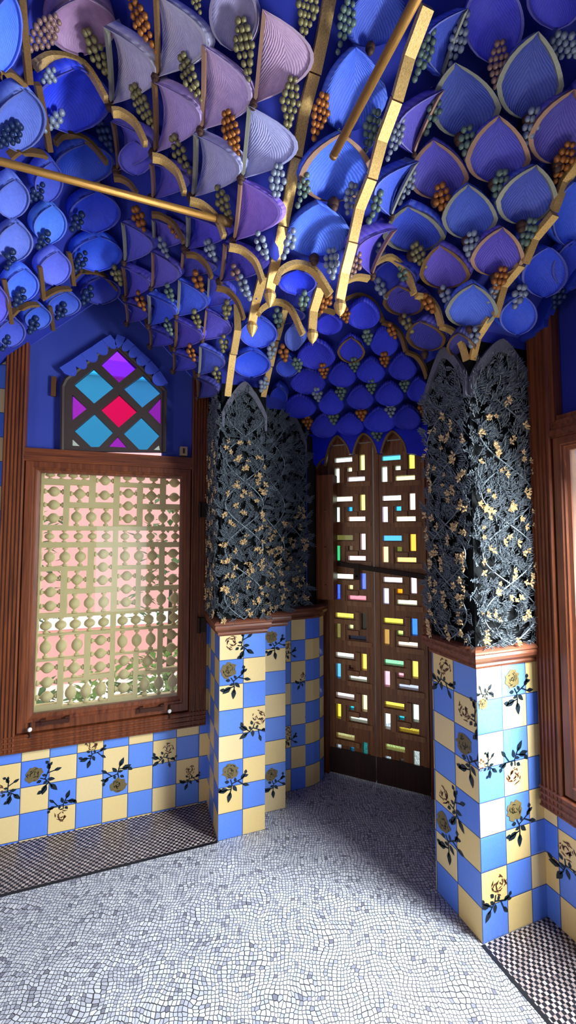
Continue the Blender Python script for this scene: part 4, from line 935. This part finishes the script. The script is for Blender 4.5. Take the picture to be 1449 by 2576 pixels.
# ------------------------------------------------------------------ printed carnations on the tiles
DKLEAF = plain('printed_dark_leaves', '14222C', .3, 0, .3, 30); GOLDFL = plain('printed_gold_blossom', '6E5E3A', .35, 0, .45, 45); BROWNFL = plain('printed_brown_blossom', '5A3226', .35, 0, .4, 45)
DARKLINE = plain('printed_dark_lines', '2E2818', .35, 0, .3, 40)
def motif(kind, root, A, dx, up, n, rot, scale, lo=-99, hi=99):
    """one printed carnation: blossom and leafy stalk, lying on its tile. kind 'g' solid golden, 'b' open brown lines"""
    rnd = random.Random(int(A.x*97+A.z*31)); base = root['_base']
    def Q(x, y, h=.012):
        c, s = math.cos(rot), math.sin(rot); return A+dx*min(hi, max(lo, (x*c-y*s)*scale))+up*((x*s+y*c)*scale)+n*h
    b = MB()
    def lf(x, y, a, L, wd):
        c, s = math.cos(a), math.sin(a); pts = []
        for t, ww in ((0, 0), (.2, .7), (.45, 1), (.75, .6), (1, 0), (.75, -.6), (.45, -1), (.2, -.7)):
            pts.append(Q(x+c*L*t-s*wd*ww, y+s*L*t+c*wd*ww))
        b.poly(pts)
    def line(p, q, wd=.022):
        d = Vector((q[0]-p[0], q[1]-p[1])); d.normalize(); o = Vector((-d.y, d.x))*wd
        b.poly([Q(p[0]+o.x, p[1]+o.y), Q(p[0]-o.x, p[1]-o.y), Q(q[0]-o.x, q[1]-o.y), Q(q[0]+o.x, q[1]+o.y)])
    stem = [(0, -.32), (.06, -.52), (.02, -.75), (-.06, -.95)]
    for p, q in zip(stem, stem[1:]): line(p, q)
    line((.06, -.5), (.45, -.38)); line((.45, -.38), (.62, -.2)); line((.02, -.7), (-.35, -.72)); line((.3, -.43), (.55, -.62))
    for x, y, a, L, wd in ((-.1, -.68, 3.4, .42, .11), (.0, -.8, 4.5, .42, .10), (.1, -.58, 5.3, .3, .08), (.45, -.4, .9, .26, .08), (.55, -.3, .1, .2, .06), (.5, -.58, 5.8, .3, .07), (-.35, -.72, 2.6, .24, .08), (.2, -.45, 1.8, .18, .06), (-.05, -.42, 2.7, .2, .07), (.62, -.2, 1.5, .16, .07), (.05, -.6, 3.0, .2, .06)): lf(x, y, a+rnd.uniform(-.2, .2), L, wd)
    o = b.build('carnation', DKLEAF, root, recalc=False)
    b = MB()
    if kind == 'g':
        pts = [(Q(.34*(1+rnd.uniform(-.24, .12))*math.cos(2*PI*i/22), .33*(1+rnd.uniform(-.24, .12))*math.sin(2*PI*i/22), .014)) for i in range(22)]
        c = b.vert(Q(0, 0, .014)); ii = [b.vert(p) for p in pts]
        for i in range(22): b.face((c, ii[i], ii[(i+1) % 22]))
        b.build('blossom', GOLDFL, o, recalc=False)
        b = MB()
        for i in range(20):
            a = rnd.uniform(0, 2*PI); r = rnd.uniform(.03, .27); L = rnd.uniform(.05, .1); t = a+PI/2+rnd.uniform(-.5, .5)
            x, y = math.cos(a)*r, math.sin(a)*r; c, s = math.cos(t), math.sin(t)
            b.poly([Q(x+c*L*u-s*v, y+s*L*u+c*v, .016) for u, v in ((-1, 0), (-.2, .022), (.5, .02), (1, 0), (.2, -.01))])
        b.build('petal_lines', DARKLINE, o, recalc=False)
    else:
        for i in range(26):
            a = rnd.uniform(0, 2*PI); r = rnd.uniform(.08, .32); L = rnd.uniform(.05, .13); t = a+PI/2+rnd.uniform(-.6, .6)
            x, y = math.cos(a)*r, math.sin(a)*r; c, s = math.cos(t), math.sin(t)
            pts = [Q(x+c*L*u-s*v, y+s*L*u+c*v, .014) for u, v in ((-1, 0), (-.3, .022), (.4, .03), (1, 0), (.2, -.012))]
            b.poly(pts)
        b.build('blossom', BROWNFL, o, recalc=False)
def on_plane(root, axis, val, items, a0=-99, a1=99):
    for kind, px, py, rot, sc in items:
        q = at(px, py, axis, val)
        if axis == 'Y': motif(kind, root, q, Vector((1, 0, 0)), Vector((0, 0, 1)), Vector((0, -1, 0)), rot, sc, a0-q.x, a1-q.x)
        else: motif(kind, root, q, Vector((0, -1, 0)), Vector((0, 0, 1)), Vector((-1, 0, 0)), rot, sc, q.y-a1, q.y-a0)
on_plane(wl, 'Y', 19.93, [('g', 85, 1948, .9, .95), ('b', 232, 1872, -.1, .8), ('b', 155, 2050, 2.9, .8), ('g', 298, 1975, 3.1, .95), ('b', 425, 1882, -.7, .8), ('b', 478, 1938, -.2, .7), ('b', -10, 1990, 1.2, .8)], -20, 3.36)
on_plane(piers[0], 'Y', 17.3, [('b', 582, 1617, 1.1, .9), ('g', 575, 1686, .3, 1.0), ('b', 652, 1803, -.7, .95), ('g', 580, 1940, .0, 1.0)], 3.38, 5.31)
on_plane(piers[0], 'Y', 18.3, [('g', 682, 1603, .25, .85), ('g', 683, 1948, .1, .85)], 5.3, 6.57)
on_plane(piers[0], 'Y', 19.4, [('b', 720, 1625, -.1, .75), ('b', 722, 1842, -.1, .75), ('b', 765, 1700, -.5, .6), ('b', 775, 1800, .4, .6)], 6.5, 8.0)
on_plane(piers[1], 'X', 9.94, [('b', 1118, 1678, -.5, .95), ('b', 1168, 1790, 1.2, .9), ('g', 1168, 1872, .3, 1.0), ('b', 1118, 1998, 1.0, .95), ('g', 1116, 2070, .3, 1.0)], 10.41, 12.43)
on_plane(piers[1], 'Y', 10.4, [('g', 1288, 1708, .25, .95), ('g', 1214, 1770, 2.6, .55), ('b', 1292, 1950, 2.9, .9), ('g', 1294, 2038, .25, .95), ('b', 1255, 2225, -.5, .9), ('b', 1208, 1925, 1.2, .6)], 9.95, 12.55)
on_plane(wr, 'X', 12.57, [('b', 1425, 2138, -.2, .95)])
# ------------------------------------------------------------------ gilded rods under the vault
RODM = goldmat('gilded_rod_metal', 'B08040', .7)
r1 = thing('gilded_rod', (1.96, 10.4, 8.13), 'slim gilded rod crossing the upper left of the vault', 'rod', 'gilded rods'); r1.pop('group')
b = MB(); b.tube([(1.96, 10.4, 8.12), (-4.2, 10.4, 8.17), (-7, 10.4, 8.17)], .085, 14); b.build('shaft', RODM, r1, smooth=True)
b = MB(); b.lathe((2.0, 10.4, 8.12), (-1, 0, 0), [(-.25, .12), (0, .13), (.1, .12), (.16, .09)], 14); b.build('socket', GOLDD, r1, smooth=True)
r2 = thing('gilded_rod', (3.87, 7.77, 8.12), 'slim gilded rod pointing down from the top edge between the gilt ribs', 'rod')
b = MB(); b.tube([(3.87, 7.77, 8.12), (3.87, 4.9, 8.12), (3.87, 2.5, 8.12)], .085, 14); b.build('shaft', RODM, r2, smooth=True)
b = MB(); b.lathe((3.87, 7.80, 8.12), (0, -1, 0), [(0, .05), (.03, .08), (.12, .09)], 14); b.build('end_cap', GOLDD, r2, smooth=True)
# ------------------------------------------------------------------ outside
tag(MB.build((lambda m: (m.poly([(-60, 21.3, -13.5), (60, 21.3, -13.5), (60, 90, -13.5), (-60, 90, -13.5)]), m)[1])(MB()), 'ground_outside', plain('pale_paving', 'F0ECE2', .9)), 'pale sunny paving of the garden outside', 'ground', kind='structure')
hs = thing('neighbouring_house', (-4, 44, -13.5), 'pink rendered house seen through the baluster lattice', 'house')
PINK = plain('pink_render', 'F8ACA8', .9, 0, .06)
b = MB(); b.box((-24, 44, -13.5), (9, 54, 16)); b.build('walls', PINK, hs)
b = MB(); b.box((-24.5, 43.6, -8.5), (9.5, 54.4, -7.2)); b.build('plinth_band', plain('white_band', 'F8F4EE', .8), hs)
b = MB(); b.box((-24.6, 43.5, 15.5), (9.6, 54.5, 17)); b.build('cornice', plain('white_band', 'F8F4EE', .8), hs)
GRN = [plain('leaf_green_a', '6E9A3A', .6, 0, .4, 8), plain('leaf_green_b', '3E6A30', .6, 0, .4, 8)]
def shrub(c, r, hgt, nn, label, seed, m):
    rnd = random.Random(seed); t = thing('garden_shrub', (c[0], c[1], -13.5), label, 'shrub'); b = MB()
    for _ in range(nn):
        a, e = rnd.uniform(0, 2*PI), rnd.uniform(-.2, 1); rr = r*rnd.uniform(.4, 1)
        q = Vector((c[0]+math.cos(a)*rr, c[1]+math.sin(a)*rr, -13.5+hgt*(.5+.5*e*rnd.uniform(.5, 1))))
        d = Vector((math.cos(a), math.sin(a), rnd.uniform(-.5, .9))).normalized(); s = d.cross(Vector((0, 0, 1))).normalized(); L = rnd.uniform(.5, 1.1)
        b.poly([q, q+d*L*.5+s*L*.22, q+d*L+Vector((0, 0, -.15*L)), q+d*L*.5-s*L*.22])
    o = b.build('foliage', m, t, recalc=False); o['kind'] = 'stuff'
    b = MB(); b.tube([(c[0], c[1], -13.5), (c[0]+.1, c[1], -13.5+hgt*.6)], [.25, .12], 8); b.build('trunk', plain('bark', '4A3A2A', .9), t)
shrub((-5.2, 27, -13.5), 1.6, 5.5, 200, 'green shrub outside behind the lower left of the lattice', 1, GRN[1])
shrub((-1.2, 26, -13.5), 1.5, 6.5, 220, 'bright green shrub outside behind the lower middle of the lattice', 2, GRN[0])
shrub((1.9, 27, -13.5), 1.5, 6.8, 220, 'leafy green shrub outside behind the lower right of the lattice', 3, GRN[0])
shrub((2.4, 30, -13.5), 2.2, 17.5, 160, 'tall loose shrub outside behind the right side of the lattice', 4, GRN[1])
shrub((-6.3, 30, -13.5), 2.0, 17.8, 150, 'tall loose shrub outside behind the upper left of the lattice', 5, GRN[1])
